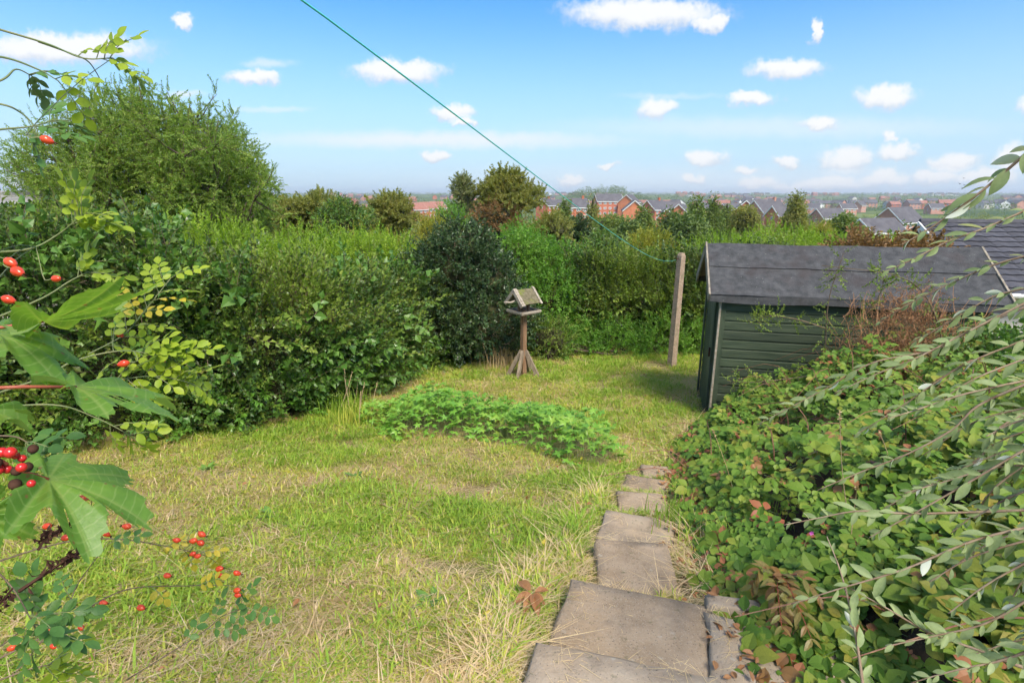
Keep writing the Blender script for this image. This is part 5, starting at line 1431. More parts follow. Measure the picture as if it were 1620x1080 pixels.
for q in range(110):
    x, y = rnd(1.0, 4.2), rnd(1.2, 6.2)
    Pq = np.array([[x, y, 0]]); hh, dd = bram_h(Pq)
    if dd[0] < .1: continue
    z = float(ground_z(x, y)); a = rnd(0, 6.28); l_ = rnd(.4, .9)
    b = np.array([x, y, z]); m1 = b + np.array([math.cos(a) * l_ * .4, math.sin(a) * l_ * .4, hh[0] * 1.15]); e_ = b + np.array([math.cos(a) * l_, math.sin(a) * l_, hh[0] * .8])
    mb.tube(spline([b, m1, e_], 7), np.linspace(.005, .002, 7), 4, 0, False)
ob('canes', mb.mesh('canes', ['bramble_cane']), br, kind='stuff')
# dry stalks and grass poking out of the brambles
for q, (px, py, Yd, h, lab) in enumerate([(1135, 860, 2.6, .26, 'tuft of fresh grass blades in the brambles beside the step slabs'), (1205, 830, 2.75, .26, 'tuft of fresh grass blades in the middle of the brambles'),
                                          (1500, 880, 2.3, .26, 'tuft of fresh grass under the arching grey-leaved branches'), (1060, 800, 3.0, .18, 'small grass tuft at the bramble edge by the fourth step')]):
    c = atY(px, py, Yd)
    root = thing('grass_tuft', (c[0], c[1], float(ground_z(c[0], c[1]))), lab, 'grass')
    mb = MB()
    for i in range(60):
        b = c + np.array([RNG.normal(0, .07), RNG.normal(0, .07), -.12]); az_ = rnd(0, 6.28); dd = np.array([math.cos(az_), math.sin(az_), 0]) * rnd(.2, .7) * h
        pts_ = spline([b, b + dd * .3 + np.array([0, 0, h * .7]), b + dd + np.array([0, 0, h * rnd(.6, 1.1)])], 5); sdv = nrm(np.array([-dd[1], dd[0], 0])) * .0035; V = []
        for k, p in enumerate(pts_): V += [p - sdv * (1 - k / 4.2), p + sdv * (1 - k / 4.2)]
        mb.add(V, [(2 * k, 2 * k + 1, 2 * k + 3, 2 * k + 2) for k in range(4)])
    ob('blades', mb.mesh('blades', ['grass_lush']), root, kind='stuff')
for q, (pts_, lab) in enumerate([([(1340, 810, 2.4), (1332, 740, 2.35), (1328, 650, 2.3)], 'tall brown seed stalk rising from the brambles below the shed'),
                                 ([(1160, 780, 3.1), (1150, 740, 3.05), (1128, 680, 3.0)], 'bent dry seed stalk in front of the shed corner'),
                                 ([(1345, 860, 2.1), (1352, 800, 2.1), (1356, 770, 2.05)], 'short dry seed stalk beside the tall brown stalk'),
                                 ([(1412, 760, 2.5), (1405, 720, 2.5), (1392, 685, 2.5)], 'pale seed head among the brambles right of the tall stalk')]):
    Pp = spline([atY(*p) for p in pts_], 8); Pp = np.vstack([Pp[0] + np.array([0, 0, -.3]), Pp])
    mb = MB(); mb.tube(Pp, np.linspace(.0028, .0016, 9), 4)
    for i in range(26):
        f = rnd(.0, .3); p = Pp[-1] * (1 - f) + Pp[-3] * f
        V, Fc = leaf_geo(.014, .006); R = frame(nrm(Pp[-1] - Pp[-2]) + rv() * .9, rv()); mb.add(V @ R + p, Fc)
    tag(ob('seed_stalk', mb.mesh('seed_stalk', ['grass_straw'])), lab, 'seed stalk', 'dry seed stalks in the brambles')
# coppery strap-leaved plant hanging over the slab
cpb = atZ(1215, 925, -1.62)
cpr = thing('copper_plant', cpb, 'coppery green and orange plant hanging over the pale slab by the steps', 'plant')
slm = []
for i in range(3):
    mb = MB(); V, Fc = leaf_geo(.062, .022, .12, .25, 5); mb.add(V, Fc); slm.append(mb.mesh('leaf', ['strap_leaf']))
for q, (px, py) in enumerate([(1235, 1000), (1265, 985), (1282, 1020), (1250, 960), (1225, 960), (1300, 960), (1190, 935)]):
    e_ = atZ(px, py, -1.62); e_[2] += .03
    sp = spline([cpb + np.array([.06, .02, .0]), (cpb + e_) / 2 + np.array([0, 0, .09]), e_], 9)
    mb = MB(); mb.tube(sp, np.linspace(.003, .0015, 9), 4); s_o = ob('stem', mb.mesh('stem', ['red_stem']), cpr)
    for i in range(2, 9):
        for sg in (-1, 1):
            t_ = nrm(sp[i] - sp[i - 1]); d_ = nrm(t_ * .7 + np.cross(t_, [0, 0, 1]) * sg * .8 + np.array([0, 0, rnd(-.2, .35)]))
            o = ob('leaf', slm[(i + q) % 3], s_o); R = frame(d_, np.array([0, -.3, 1.0]) + rv() * .3); s = rnd(.7, 1.15); place(o, sp[i], R * s)
# two big bramble leaves above the slab
for q, (px, py, s) in enumerate([(1205, 925, 1.7), (1242, 895, 1.35)]):
    o = ob('leaf', bl[q], br); p = atY(px, py, 2.02 + .1 * q); place(o, p, frame(np.array([-.3 + q, -.4, -.3]), np.array([-.1, -.75, .7])) * s)
# dead reddish leaf litter at the bramble edge, on the steps
dl = []
for i in range(3):
    mb = MB(); V, Fc = leaf_geo(.05, .028, .3, rnd(-.4, .5), 3); mb.add(V, Fc); dl.append(mb.mesh('dead_leaf', ['dead_leaf']))
n = 380
P = np.stack([np.zeros(n), RNG.uniform(1.2, 5.2, n), np.zeros(n)], 1); P[:, 0] = path_edge(P[:, 1]) + RNG.normal(.02, .07, n)
P[:, 2] = ground_z(P[:, 0], P[:, 1]) + .02
for (q, ex_, ey_, lx, ly), S in zip(SLABPOLY, SLABTOP):
    dd = P[:, :2] - q; a = dd @ ex_; b = dd @ ey_
    P[:, 2] = np.where((a > 0) & (a < lx) & (b > 0) & (b < ly), np.maximum(P[:, 2], S + .012), P[:, 2])
o = scatter('leaf_litter', 'litter', dl, P, np.stack([RNG.normal(0, .4, n), RNG.normal(0, .4, n), RNG.uniform(0, 6.28, n)], 1), RNG.uniform(.4, .95, n), RNG.integers(0, 3, n))
tag(o, 'reddish dead leaves littered along the bramble edge of the steps', 'leaf litter')
# one big dried leaf spray lying on the lawn
c = atZ(842, 940, float(ground_z(.08, 2.0)) + .06)
dr = thing('dried_leaf_spray', c, 'curled brown dried leaf spray lying on the lawn beside the widest slab', 'dead leaf')
mb = MB(); mb.tube([c + np.array([.09, .03, .03]), c, c + np.array([-.06, .04, .02])], .002, 4); ob('stalk', mb.mesh('stalk', ['dead_twig']), dr)
for a, l_ in ((-1.9, .10), (-1.4, .11), (-2.5, .09), (2.2, .10), (.3, .07), (-.9, .07)):
    mb = MB(); V, Fc = leaf_geo(l_, l_ * .42, .35, .35, 6); mb.add(V, Fc)
    place(ob('leaf', mb.mesh('leaf', ['dead_leaf']), dr), c + np.array([math.cos(a) * .01, math.sin(a) * .01, .01]), frame(np.array([math.cos(a), math.sin(a), .15]), np.array([0, -.3, 1])))
# pink-purple flowers in the brambles
for q, (px, py) in enumerate([(1378, 832), (1331, 853), (1283, 842), (1487, 885)]):
    p = atY(px, py, 2.15); root = thing('pink_flower', p, ['topmost pink-purple flower in the brambles', 'pink-purple flower lower middle among the brambles', 'leftmost pink-purple flower in the brambles', 'rightmost pink-purple flower in the brambles'][q], 'flower', 'small pink flowers in the brambles')
    for i in range(5):
        a = i * 1.257 + q; mb = MB(); V, Fc = leaf_geo(.014, .011, .1, -.2); mb.add(V, Fc)
        place(ob('petal', mb.mesh('petal', ['petal']), root), p, frame(np.array([math.cos(a), -.3, math.sin(a)]), np.array([0, -1, .2])))

# browned twiggy shrub against the shed and a thin green climber
ts = thing('dead_shrub', gp_(4.05, 5.6), 'tangle of dead red-brown twigs leaning against the shed wall and eave', 'shrub')
mb = MB()
for q in range(420):
    c = np.array([rnd(3.55, 4.75), rnd(5.3, 5.75), 0]); gz = float(ground_z(c[0], c[1])); c[2] = gz + rnd(.1, 1.05)
    d = nrm(np.array([rnd(-.5, .5), rnd(-.4, .4), rnd(.2, 1)])) * rnd(.15, .45)
    mb.tube(spline([c, c + d * .5 + rv() * .05, c + d], 4), np.linspace(.004, .0015, 4), 3, 0, False)
ob('twigs', mb.mesh('twigs', ['dead_twig']), ts, kind='stuff')
n = 1500; P = np.stack([RNG.normal(4.15, .30, n), RNG.normal(5.55, .16, n), np.zeros(n)], 1); P[:, 2] = ground_z(P[:, 0], P[:, 1]) + RNG.uniform(.2, 1.4, n) * np.exp(-((P[:, 0] - 4.15) / .7) ** 2)
m_ = n
scatter('dead_leaves', 'deadfern', [sprig_mesh(f'deadfern{i}', ['dead_twig', 'dead_twig'], n=9, length=.12, L=.022, W=.010) for i in range(3)], P, euler_along(RNG.normal(0, 1, (n, 3)) + np.array([0, 0, -.4]), RNG.normal(0, 1, n)), RNG.uniform(.6, 1.3, n), RNG.integers(0, 3, n), ts)
SRC['hips'] = sprigs('climb', ['hedge_leaf_pale', 'twig'], 3, n=12, length=.16, L=.032, W=.022)
cl = thing('climber', gp_(3.35, 5.6), 'thin pale green climbing shoots reaching up before the shed boards and roof', 'climber')
LP, LD = [], []
for k, pts_ in enumerate([[(1305, 610, 5.75), (1306, 540, 5.7), (1312, 470, 5.7), (1335, 400, 5.7)], [(1308, 520, 5.7), (1260, 505, 5.72), (1215, 500, 5.75), (1185, 512, 5.8)], [(1310, 590, 5.6), (1240, 600, 5.5), (1180, 605, 5.4), (1150, 602, 5.4)],
                              [(1335, 600, 5.6), (1350, 520, 5.6), (1390, 470, 5.6), (1400, 430, 5.6)], [(1500, 600, 5.3), (1480, 500, 5.3), (1430, 440, 5.3), (1300, 420, 5.4)]]):
    sp = spline([atY(*p) for p in pts_], 12); mb = MB(); mb.tube(sp, np.linspace(.009, .003, 12), 5); ob('stem', mb.mesh('stem', ['twig'], True), cl)
    for q in range(46):
        i = random.randint(2, 10); f = rnd(0, 1); LP.append(sp[i] * (1 - f) + sp[i + 1] * f + rv() * .04); LD.append(nrm(rv()) + np.array([0, 0, .2]))
P = np.array(LP); m_ = len(P)
scatter('leaves', 'climber', SRC['hips'], P, euler_along(np.array(LD), RNG.normal(0, .6, m_)), RNG.uniform(.6, 1.2, m_), RNG.integers(0, 3, m_), cl)
bush('bramble_bush', 'tall leafy bush with red tinges at the right end of the shed', gp_(5.3, 5.4), [(5.1, 5.2, -1.9, .85, .6, .55), (5.9, 5.0, -1.7, .8, .6, .6), (4.6, 5.0, -2.1, .5, .4, .45)], 2600, 'hedge', cat='bush', idxf=species, leafscale=1.15)

# ------------------------------------------------------------------ grey-leaved arching shrub in the right foreground
ROOT = np.array([2.15, 1.25, -1.5])
ct = thing('cotoneaster_shrub', ROOT, 'grey-green cotoneaster with long arching leafy branches sweeping in from the right edge', 'shrub')
clm = []
for i in range(4):
    mb = MB(); V, Fc = leaf_geo(.036 * rnd(.85, 1.15), .0135, rnd(.15, .35), rnd(-.1, .3), 6, .5); mb.add(V, Fc); clm.append(mb.mesh('leaf', ['cotoneaster_leaf'], True))
BR = [  # px, py, depth from tip to the right
    [(1197, 672, 1.35), (1300, 618, 1.3), (1380, 574, 1.25), (1480, 553, 1.22), (1540, 520, 1.2), (1640, 478, 1.2)],
    [(1320, 622, 1.25), (1390, 590, 1.22), (1450, 566, 1.2), (1530, 525, 1.18), (1640, 470, 1.15)],
    [(1405, 662, 1.1), (1450, 648, 1.1), (1530, 622, 1.08), (1640, 598, 1.05)],
    [(1293, 775, 1.2), (1365, 745, 1.18), (1435, 718, 1.15), (1505, 680, 1.12), (1550, 640, 1.1), (1640, 600, 1.1)],
    [(1240, 830, 1.15), (1300, 818, 1.13), (1360, 808, 1.1), (1450, 812, 1.08), (1640, 806, 1.05)],
    [(1375, 850, 1.1), (1440, 815, 1.08), (1520, 770, 1.05), (1640, 700, 1.0)],
    [(1252, 955, 1.05), (1330, 930, 1.02), (1430, 900, 1.0), (1540, 855, .97), (1640, 830, .95)],
    [(1430, 780, 1.1), (1500, 760, 1.08), (1570, 740, 1.05), (1640, 735, 1.0)],
    [(1470, 920, 1.0), (1540, 880, .98), (1640, 850, .95)],
    [(1400, 1022, 1.0), (1480, 1005, .98), (1560, 985, .95), (1640, 940, .92)],
    [(1440, 1080, .95), (1510, 1060, .92), (1580, 1045, .9), (1640, 1025, .88)],
    [(1382, 515, 1.5), (1440, 480, 1.45), (1500, 450, 1.4), (1570, 420, 1.35), (1640, 400, 1.3)],
    [(1395, 432, 1.3), (1440, 412, 1.28), (1500, 382, 1.25), (1560, 360, 1.22), (1640, 325, 1.2)],
    [(1440, 545, 1.35), (1500, 510, 1.3), (1570, 470, 1.25), (1640, 452, 1.2)],
    [(1425, 388, .95), (1470, 362, .93), (1530, 320, .90), (1580, 280, .88), (1640, 228, .85)],
    [(1480, 640, 1.15), (1540, 600, 1.12), (1640, 560, 1.1)],
    [(1350, 690, 1.35), (1430, 640, 1.3), (1520, 580, 1.25), (1640, 530, 1.2)],
    [(1500, 970, .95), (1560, 925, .93), (1640, 880, .9)],
    [(1460, 720, 1.2), (1540, 668, 1.15), (1640, 640, 1.1)],
    [(1308, 848, 1.12), (1330, 905, 1.08), (1350, 985, 1.03), (1365, 1085, .98), (1372, 1180, .95)],
    [(1345, 930, 1.07), (1400, 960, 1.03), (1470, 1000, 1.0), (1540, 1025, .98), (1640, 1060, .95)],
    [(1540, 820, .9), (1590, 790, .88), (1640, 770, .86)], [(1560, 690, 1.0), (1600, 670, 1.0), (1640, 660, .98)]]
BASEBR = list(BR)
for k_ in (3, 5, 8, 17, 18, 9, 7):
    dy, dx, dd_ = rnd(-38, 38), rnd(40, 150), rnd(.03, .22)
    BR.append([(px + dx * (1 - i_ / len(BASEBR[k_])) + rnd(-6, 6), py + dy + rnd(-8, 8), d_ + dd_) for i_, (px, py, d_) in enumerate(BASEBR[k_])])
nleaf = 0; extra_P, extra_R, extra_S = [], [], []
for k, pts_ in enumerate(BR):
    W_ = [atD(*p) for p in pts_]
    if k == 19: W_.append(np.array([.75, .75, -1.55]))
    elif k == 20: W_ += [np.array([1.25, .95, -1.0]), ROOT]
    else:
        e_ = W_[-1]; e_ = e_ + (W_[-1] - W_[-2]) * 1.2; W_ += [e_, e_ * .55 + (ROOT + np.array([0, .1, .3])) * .45 + np.array([.18, 0, .15]), ROOT + rv() * .05]
    L_ = sum(np.linalg.norm(np.array(a) - np.array(b)) for a, b in zip(W_[:-1], W_[1:]))
    ns = max(20, int(L_ / .03)); sp = spline(W_, ns)
    mb = MB(); mb.tube(sp, np.concatenate([np.linspace(.0010, .0026, ns // 2), np.linspace(.0026, .006, ns - ns // 2)]), 5)
    st_ = ob('branch', mb.mesh('branch', ['cotoneaster_stem'], True), ct)
    acc_ = 0.0; nxt = .012; sg = 1
    for i in range(1, ns - 1):
        acc_ += np.linalg.norm(sp[i] - sp[i - 1])
        if acc_ < nxt: continue
        nxt = acc_ + .0135 + rnd(-.003, .005); sg = -sg
        if sp[i][0] > sp[i][1] * 1.25 + .25: continue
        t_ = nrm(sp[i - 1] - sp[i])
        side = nrm(np.cross(t_, np.array([0, -.2, 1.0])))
        d_ = nrm(t_ * rnd(.8, 1.2) + side * sg * rnd(.1, .55) + np.array([0, 0, sg * rnd(.1, .6)]) + rv() * .2)
        up_ = np.array([0, -.4, .8]) + rv() * .7
        s = rnd(.75, 1.2) * min(1, .55 + acc_ * 3) * (1.25 if k == 14 else 1)
        vis = pts_[0][0] - 40 < 810 + F * sp[i][0] / (sp[i] @ FW) < 1625
        if vis and nleaf < 300:
            o = ob('leaf', clm[(i + k) % 4], st_); place(o, sp[i], frame(d_, up_) * s); nleaf += 1
        else:
            extra_P.append(sp[i]); extra_R.append(frame(d_, up_)); extra_S.append(s)
        if random.random() < .45:   # second leaf or small side leaf
            d2_ = nrm(t_ * .5 - side * sg * rnd(.3, .8) + np.array([0, 0, rnd(-.6, .6)])); extra_P.append(sp[i]); extra_R.append(frame(d2_, np.array([0, -.3, .8]) + rv() * .7)); extra_S.append(s * .75)
E_ = []
for R in extra_R:
    E_.append((math.atan2(R[1][2], R[2][2]), -math.asin(max(-1, min(1, R[0][2]))), math.atan2(R[0][1], R[0][0])))
scatter('small_leaves', 'cotoneaster', clm, np.array(extra_P), np.array(E_), np.array(extra_S), RNG.integers(0, 4, len(E_)), ct)

# ------------------------------------------------------------------ wild rose and sycamore in the left foreground
rs = thing('rose_bush', (-1.75, .95, -1.55), 'wild rose bush with scarlet hips and yellowing leaflets leaning in from the left edge', 'rose bush')
rl = {}
for key in ('rose_leaf', 'rose_leaf_dark', 'rose_leaf_yellow'):
    rl[key] = []
    for i in range(2):
        mb = MB(); V, Fc = leaf_geo(.026, .0165, .12, rnd(.0, .25), 6, .5, .04); mb.add(V, Fc); rl[key].append(mb.mesh('leaflet', [key], True))
def hip_mesh():
    mb = MB(); pr_ = [(0, .0012), (.002, .004), (.006, .0062), (.011, .0060), (.0155, .0038), (.018, .002)]
    mb.tube([(x, 0, 0) for x, r in pr_], [r for x, r in pr_], 10, 0)
    for q in range(5):
        a = q * 1.257; V, Fc = leaf_geo(.008, .002); R = frame(np.array([1, .6 * math.cos(a), .6 * math.sin(a)]), np.array([0, math.cos(a), math.sin(a)])); mb.add(V @ R + np.array([.017, 0, 0]), Fc, 1)
    return mb.mesh('hip', ['hip_red', 'dark_husk'], True)
hipm = hip_mesh()
def pinnate(p, d, parent, key='rose_leaf', pairs=3, s=1.0, up_=None):
    d = nrm(d); up_ = np.array([0, -.35, .8]) + rv() * .5 if up_ is None else up_
    R = frame(d, up_); Lr = .026 * (pairs + .6) * .75 * s
    e_ = p + d * Lr - R[2] * Lr * .12
    sp = spline([p, (p + e_) / 2 + R[2] * .006, e_], 6); mb = MB(); mb.tube(sp, np.linspace(.0009, .0005, 6), 3, 0, False)
    ra = ob('leaf_stalk', mb.mesh('leaf_stalk', ['green_stem']), parent)
    for q in range(pairs):
        f = (q + .8) / (pairs + .3); i = min(int(f * 5), 4); pp_ = sp[i] * (1 - (f * 5 - i)) + sp[i + 1] * (f * 5 - i)
        for sg in (-1, 1):
            o = ob('leaflet', rl[key][q % 2], parent); place(o, pp_, frame(d * .45 + R[1] * sg * .9 - R[2] * .15 + rv() * .1, R[2] + rv() * .3) * s * rnd(.85, 1.1))
    o = ob('leaflet', rl[key][0], parent); place(o, sp[-1], frame(d - R[2] * .15, R[2]) * s * 1.1)
def hip(p, d, parent, s=1.0):
    cand = STPTS[STEMS.index(parent)]; near_ = cand[int(np.argmin(np.linalg.norm(cand - p, axis=1)))]
    mb = MB(); b = p - nrm(d) * .012 * s; mb.tube(spline([near_, (near_ + b) / 2 + np.array([0, 0, .006]), b, p], 8), .0007, 3, 0, False); ob('hip_stalk', mb.mesh('hip_stalk', ['green_stem']), parent)
    s = s * (.78 if np.linalg.norm(p) < 1.0 else .95)
    o = ob('hip', hipm, parent); place(o, p, frame(d, rv()) * s)
# stems: control points (px,py,depth) from tip back to the left, leaf key, leaves
ST = [([(178, 92, .85), (131, 92, .84), (76, 70, .82), (0, 47, .80), (-90, 20, .8)], 'rose_leaf', 6, .78),
      ([(160, 128, .9), (140, 98, .87), (110, 84, .84), (60, 66, .82)], 'rose_leaf', 2, .7),
      ([(92, 128, .75), (60, 110, .74), (0, 90, .72), (-80, 90, .72)], 'rose_leaf', 2, .75),
      ([(60, 205, .75), (35, 180, .74), (0, 165, .72), (-80, 160, .72)], 'rose_leaf_dark', 5, .68),
      ([(50, 120, .8), (25, 110, .78), (0, 128, .76), (-80, 150, .75)], 'rose_leaf_dark', 4, .65),
      ([(85, 190, .8), (50, 200, .78), (0, 205, .76), (-80, 215, .75)], 'rose_leaf_dark', 5, .65),
      ([(130, 340, .8), (90, 372, .8), (40, 395, .78), (-60, 400, .78)], 'rose_leaf', 11, .75),
      ([(140, 430, .85), (110, 445, .84), (70, 470, .82), (0, 500, .8), (-60, 520, .8)], 'rose_leaf', 6, .72),
      ([(285, 570, 1.0), (240, 560, .98), (190, 555, .96), (120, 570, .93), (60, 600, .9), (-60, 640, .9)], 'rose_leaf', 20, .80),
      ([(270, 440, 1.05), (230, 490, 1.02), (195, 530, 1.0), (140, 560, .95)], 'rose_leaf', 13, .74),
      ([(300, 605, 1.0), (250, 595, .98), (190, 600, .96), (110, 615, .93)], 'rose_leaf', 14, .78),
      ([(210, 690, 1.0), (150, 660, .97), (80, 640, .93), (-60, 650, .9)], 'rose_leaf', 5, .9),
      ([(360, 925, 1.25), (300, 926, 1.22), (210, 930, 1.18), (150, 955, 1.15), (80, 1000, 1.1), (-40, 1060, 1.05)], 'rose_leaf_yellow', 3, .8),
      ([(330, 880, 1.25), (270, 865, 1.2), (180, 852, 1.15), (90, 860, 1.1), (-40, 900, 1.05)], 'rose_leaf_yellow', 5, .8),
      ([(170, 860, 1.1), (125, 920, 1.08), (100, 970, 1.05), (20, 1070, 1.0)], 'rose_leaf_dark', 2, .8),
      ([(390, 960, 1.3), (350, 975, 1.28), (320, 1000, 1.25), (200, 1075, 1.15)], 'rose_leaf_dark', 6, .95),
      ([(60, 970, .9), (30, 1000, .9), (-40, 1050, .9)], 'rose_leaf_dark', 6, 1.0),
      ([(80, 1050, .95), (40, 1060, .93), (-40, 1090, .9)], 'rose_leaf', 5, 1.0),
      ([(45, 700, .8), (20, 690, .8), (-40, 690, .8)], 'rose_leaf_dark', 5, .9),
      ([(60, 1000, .85), (20, 930, .85), (-30, 880, .85)], 'rose_leaf_dark', 6, .95)]
RB = np.array([-1.75, .95, -1.5])
STEMS = []; STPTS = []
for k, (pts_, key, nl, s) in enumerate(ST):
    W_ = [atD(*p) for p in pts_]
    if pts_[-1][0] < 0: W_ += [W_[-1] + (W_[-1] - W_[-2]) * 1.0, W_[-1] * .5 + RB * .5 + np.array([-.1, 0, .12]), RB + rv() * .05]
    L_ = sum(np.linalg.norm(a - b) for a, b in zip(W_[:-1], W_[1:])); ns = max(14, int(L_ / .03)); sp = spline(W_, ns)
    mb = MB(); mb.tube(sp, np.linspace(.0008, .0030 if pts_[-1][0] < 0 else .0014, ns), 5); st_ = ob('stem', mb.mesh('stem', ['green_stem' if k < 12 else 'twig'], True), rs)
    STEMS.append(st_); STPTS.append(sp)
    vl = sum(np.linalg.norm(atD(*a) - atD(*b)) for a, b in zip(pts_[:-1], pts_[1:]))
    for q in range(nl):
        f = (q + .15) / nl * vl * .95; i = min(int(f / L_ * (ns - 1)), ns - 2)
        t_ = nrm(sp[i] - sp[i + 1]); side = nrm(np.cross(t_, [0, 1, 0])) * (1 if q % 2 else -1)
        pinnate(sp[i], t_ * .7 + side * rnd(.4, .9) + np.array([0, rnd(-.3, .3), rnd(-.1, .15)]), st_, key if random.random() < .95 else 'rose_leaf_yellow', random.choice([2, 3, 3]), s)
HIPS = [(63, 217, .62, 1.0, 0), (20, 425, .6, 1.2, 6), (8, 410, .6, 1.1, 6), (82, 441, .75, 1.0, 6), (2, 470, .6, 1, 6), (184, 524, 1.0, 1.0, 8), (205, 573, .95, 1.1, 8), (262, 569, 1.05, .8, 8),
        (123, 788, .9, 1.0, 13), (135, 790, .9, 1.0, 13), (68, 833, .95, 1.0, 13), (162, 840, 1.05, .95, 13), (208, 833, 1.1, 1.05, 13), (212, 820, 1.1, .8, 13), (98, 850, 1.0, 1.0, 13),
        (314, 842, 1.2, 1.05, 13), (322, 848, 1.2, 1.05, 13), (312, 854, 1.2, 1.1, 13), (323, 860, 1.2, 1.15, 13), (286, 855, 1.2, .95, 13), (310, 874, 1.2, .9, 13), (318, 878, 1.2, .9, 13),
        (341, 900, 1.25, 1.15, 12), (341, 909, 1.25, 1.0, 12), (369, 904, 1.25, 1.05, 12), (370, 934, 1.25, 1.1, 12), (371, 940, 1.25, 1.0, 12), (259, 909, 1.2, 1.05, 12), (217, 959, 1.15, 1.1, 12), (157, 953, 1.12, 1.0, 12),
        (78, 997, 1.1, 1.0, 12), (86, 995, 1.1, 1.0, 12), (131, 995, 1.12, .95, 12), (89, 1024, 1.12, .9, 12), (25, 1022, 1.0, 1.0, 12)]
for (px, py, dd, s, k) in HIPS:
    hip(atD(px, py, dd), np.array([rnd(.3, 1) * random.choice([-1, 1, 1]), rnd(-.3, .3), rnd(-.5, .3)]), STEMS[k], s)
# withered brown flower panicles
for k, (a, b) in enumerate([((130, 868, .85), (30, 935, .82)), ((120, 825, .9), (60, 870, .86)), ((20, 930, .8), (-30, 990, .8)), ((60, 800, .85), (20, 790, .82))]):
    A_, B_ = atD(*a), atD(*b); mb = MB(); sp = spline([B_, (A_ + B_) / 2 + rv() * .01, A_], 8); mb.tube(sp, np.linspace(.003, .0015, 8), 4)
    for q in range(60):
        f = rnd(.25, 1); i = min(int(f * 7), 6); V, Fc = leaf_geo(rnd(.008, .018), rnd(.004, .009), .4, .4); mb.add(V @ frame(rv(), rv()) + sp[i] + rv() * .005, Fc)
    root = ob('withered_flower_head', mb.mesh('withered_flower_head', ['dark_husk'])); tag(root, ['long withered dark brown flower head pointing up over the lawn at the left', 'small withered brown head just above the long withered one', 'withered brown head at the left edge below the long one', 'withered brown scrap beneath the big lobed leaf at the left edge'][k], 'dead flower', 'withered flower heads')

# sycamore sapling: large lobed leaves
sy = thing('sycamore_sapling', (-1.3, .7, -1.6), 'sycamore sapling with large lobed leaves at the left edge in front of the rose', 'sapling')
def syc_mesh(R_, bend, seed):
    rr = random.Random(seed)
    # lobes: (angle, length, half width angle)
    LB = [(0, 1.0, .46), (.80, .93, .44), (-.80, .93, .44), (1.62, .66, .42), (-1.62, .66, .42)]
    n = 260; V = [(0, 0, 0)]; vein = [1.0]; rings = (.25, .5, .75, 1.0)
    for i in range(n + 1):
        a = -2.55 + 5.1 * i / n
        r = .30
        for (la, ll, hw_) in LB:
            u = abs(a - la) / hw_
            r = max(r, ll * (1 - .42 * min(u, 1.5) ** 1.15))
        tooth = 1 + .05 * (((i * .17) % 1) - .5) * 2 + .02 * math.sin(i * .9)
        r *= tooth * R_
        va = min(abs(a - l[0]) for l in LB)
        for f in rings:
            x, y = r * f * math.cos(a), r * f * math.sin(a)
            dist_v = va * f * r
            z = min(dist_v, .02) * .45 - bend * (f * r) ** 2 / R_ + .006 * math.sin(9 * a + seed) * f
            V.append((x, y, z)); vein.append(max(0, 1.0 - dist_v / .0022))
    m = len(rings); Fc = []
    holes = [(rr.randint(10, n - 10), rr.randint(1, 2), rr.randint(2, 5)) for _ in range(5)]
    for i in range(n):
        a = 1 + m * i; b = a + m; Fc.append((0, a, b))
        for q in range(m - 1):
            if any(h0 <= i < h0 + hn and q == hq for h0, hq, hn in holes): continue
            Fc.append((a + q, a + q + 1, b + q + 1, b + q))
    mb = MB(); mb.add(V, Fc); me = mb.mesh('leaf', ['sycamore_leaf'], True)
    at_ = me.attributes.new('vein', 'FLOAT', 'POINT'); at_.data.foreach_set('value', np.array(vein, dtype=np.float32))
    return me
SYL = [  # junction px,py,depth ; tip direction target px,py,depth ; normal ; size ; bend
    ((77, 758, .62), (275, 800, .68), (-.10, -.10, .98), .118, .30),
    ((68, 508, .60), (240, 478, .66), (.10, -.30, -.95), .12, .25),
    ((-5, 525, .60), (140, 545, .66), (.0, -.30, .95), .095, .45),
    ((120, 612, .60), (275, 603, .70), (.05, -.16, .98), .115, .35),
    ((-30, 815, .58), (45, 840, .60), (.1, -.6, .8), .055, .3),
    ((-25, 650, .62), (45, 645, .66), (.1, -.4, .9), .055, .3)]
stem0 = np.array([-1.15, .62, -1.6])
mb = MB(); sp = spline([stem0, np.array([-1.05, .64, -.8]), np.array([-.95, .66, -.15])], 14); mb.tube(sp, np.linspace(.012, .006, 14), 7)
trunk_ = ob('trunk', mb.mesh('trunk', ['green_stem'], True), sy)
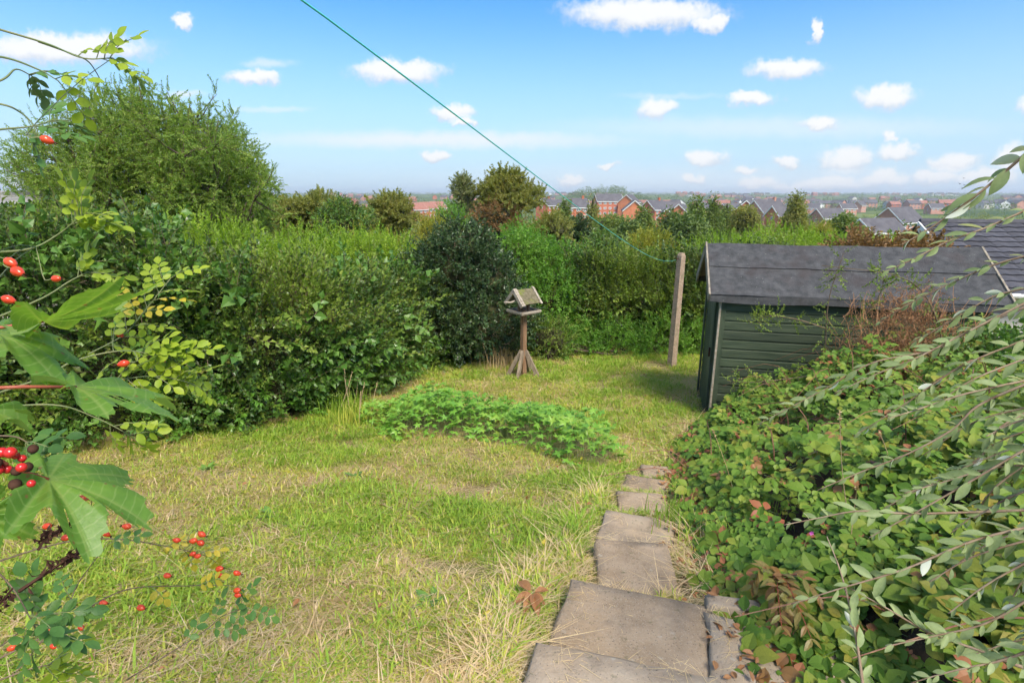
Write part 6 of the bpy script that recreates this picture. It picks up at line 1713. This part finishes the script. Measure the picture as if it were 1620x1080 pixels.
for k, (j, t, nn_, R_, bd) in enumerate(SYL):
    J = atD(*j); T = atD(*t); Rr = frame(T - J, np.array(nn_))
    o = ob('leaf', syc_mesh(R_, bd, k), sy); place(o, J, Rr)
    back = sp[min(13, max(2, int(np.argmin(np.linalg.norm(sp - (J + np.array([-.4, 0, -.05])), axis=1)))))]
    mb = MB(); mb.tube(spline([J, J - nrm(T - J) * .07 + np.array([0, 0, .004]), (J + back) / 2 + np.array([0, 0, -.01]), back], 10), np.linspace(.0018, .0026, 10), 6); ob('leaf_stalk', mb.mesh('leaf_stalk', ['red_stem'], True), o if False else sy)
# cluster of bright red berries at the left edge
bc = atD(12, 735, .58)
be = thing('berry_cluster', bc, 'tight cluster of shiny red berries at the left edge above the big lobed leaf', 'berries')
bm_ = MB(); pr_ = [(-1, .05), (-.8, .6), (-.4, .92), (0, 1), (.4, .92), (.8, .6), (1, .05)]
bm_.tube([(0, 0, z * .0065) for z, r in pr_], [r * .0065 for z, r in pr_], 10); bme = bm_.mesh('berry', ['berry_red'], True)
dkb = bme.copy(); dkb.materials.clear(); dkb.materials.append(MATS['dark_husk'])
for q in range(18):
    o = ob('berry', dkb if q % 4 == 0 else bme, be); o.location = bc + np.array([RNG.normal(0, .014), RNG.normal(0, .010), RNG.normal(0, .009)]); s = rnd(.6, 1.0); o.scale = (s, s, s)
mb = MB(); mb.tube(spline([bc, bc + np.array([-.06, 0, -.01]), stem0 * .35 + bc * .65 + np.array([-.1, 0, 0])], 8), .0022, 5); ob('stalk', mb.mesh('stalk', ['red_stem'], True), be)

# ------------------------------------------------------------------ air
m = bpy.data.materials.new('haze'); m.use_nodes = True
t = NT(m.node_tree); t.n.clear()
pv = t.new('ShaderNodeVolumePrincipled', ins={'Color': (.86, .92, 1.0, 1), 'Density': .0003, 'Anisotropy': .2})
t.new('ShaderNodeOutputMaterial', ins={'Volume': pv.outputs[0]})
MATS['haze'] = m
mb = MB(); mb.box((-4300, -42, -24), (4300, 4700, 42)); tag(ob('haze', mb.mesh('haze', ['haze'])), None, kind='stuff')
SC.cycles.volume_bounces = 0
SC.cycles.max_bounces = 5
SC.cycles.diffuse_bounces = 3
SC.cycles.transmission_bounces = 4
SC.cycles.transparent_max_bounces = 8
SC.cycles.use_denoising = True
SC.cycles.use_adaptive_sampling = True
SC.cycles.adaptive_threshold = 0.035
SC.cycles.use_light_tree = False
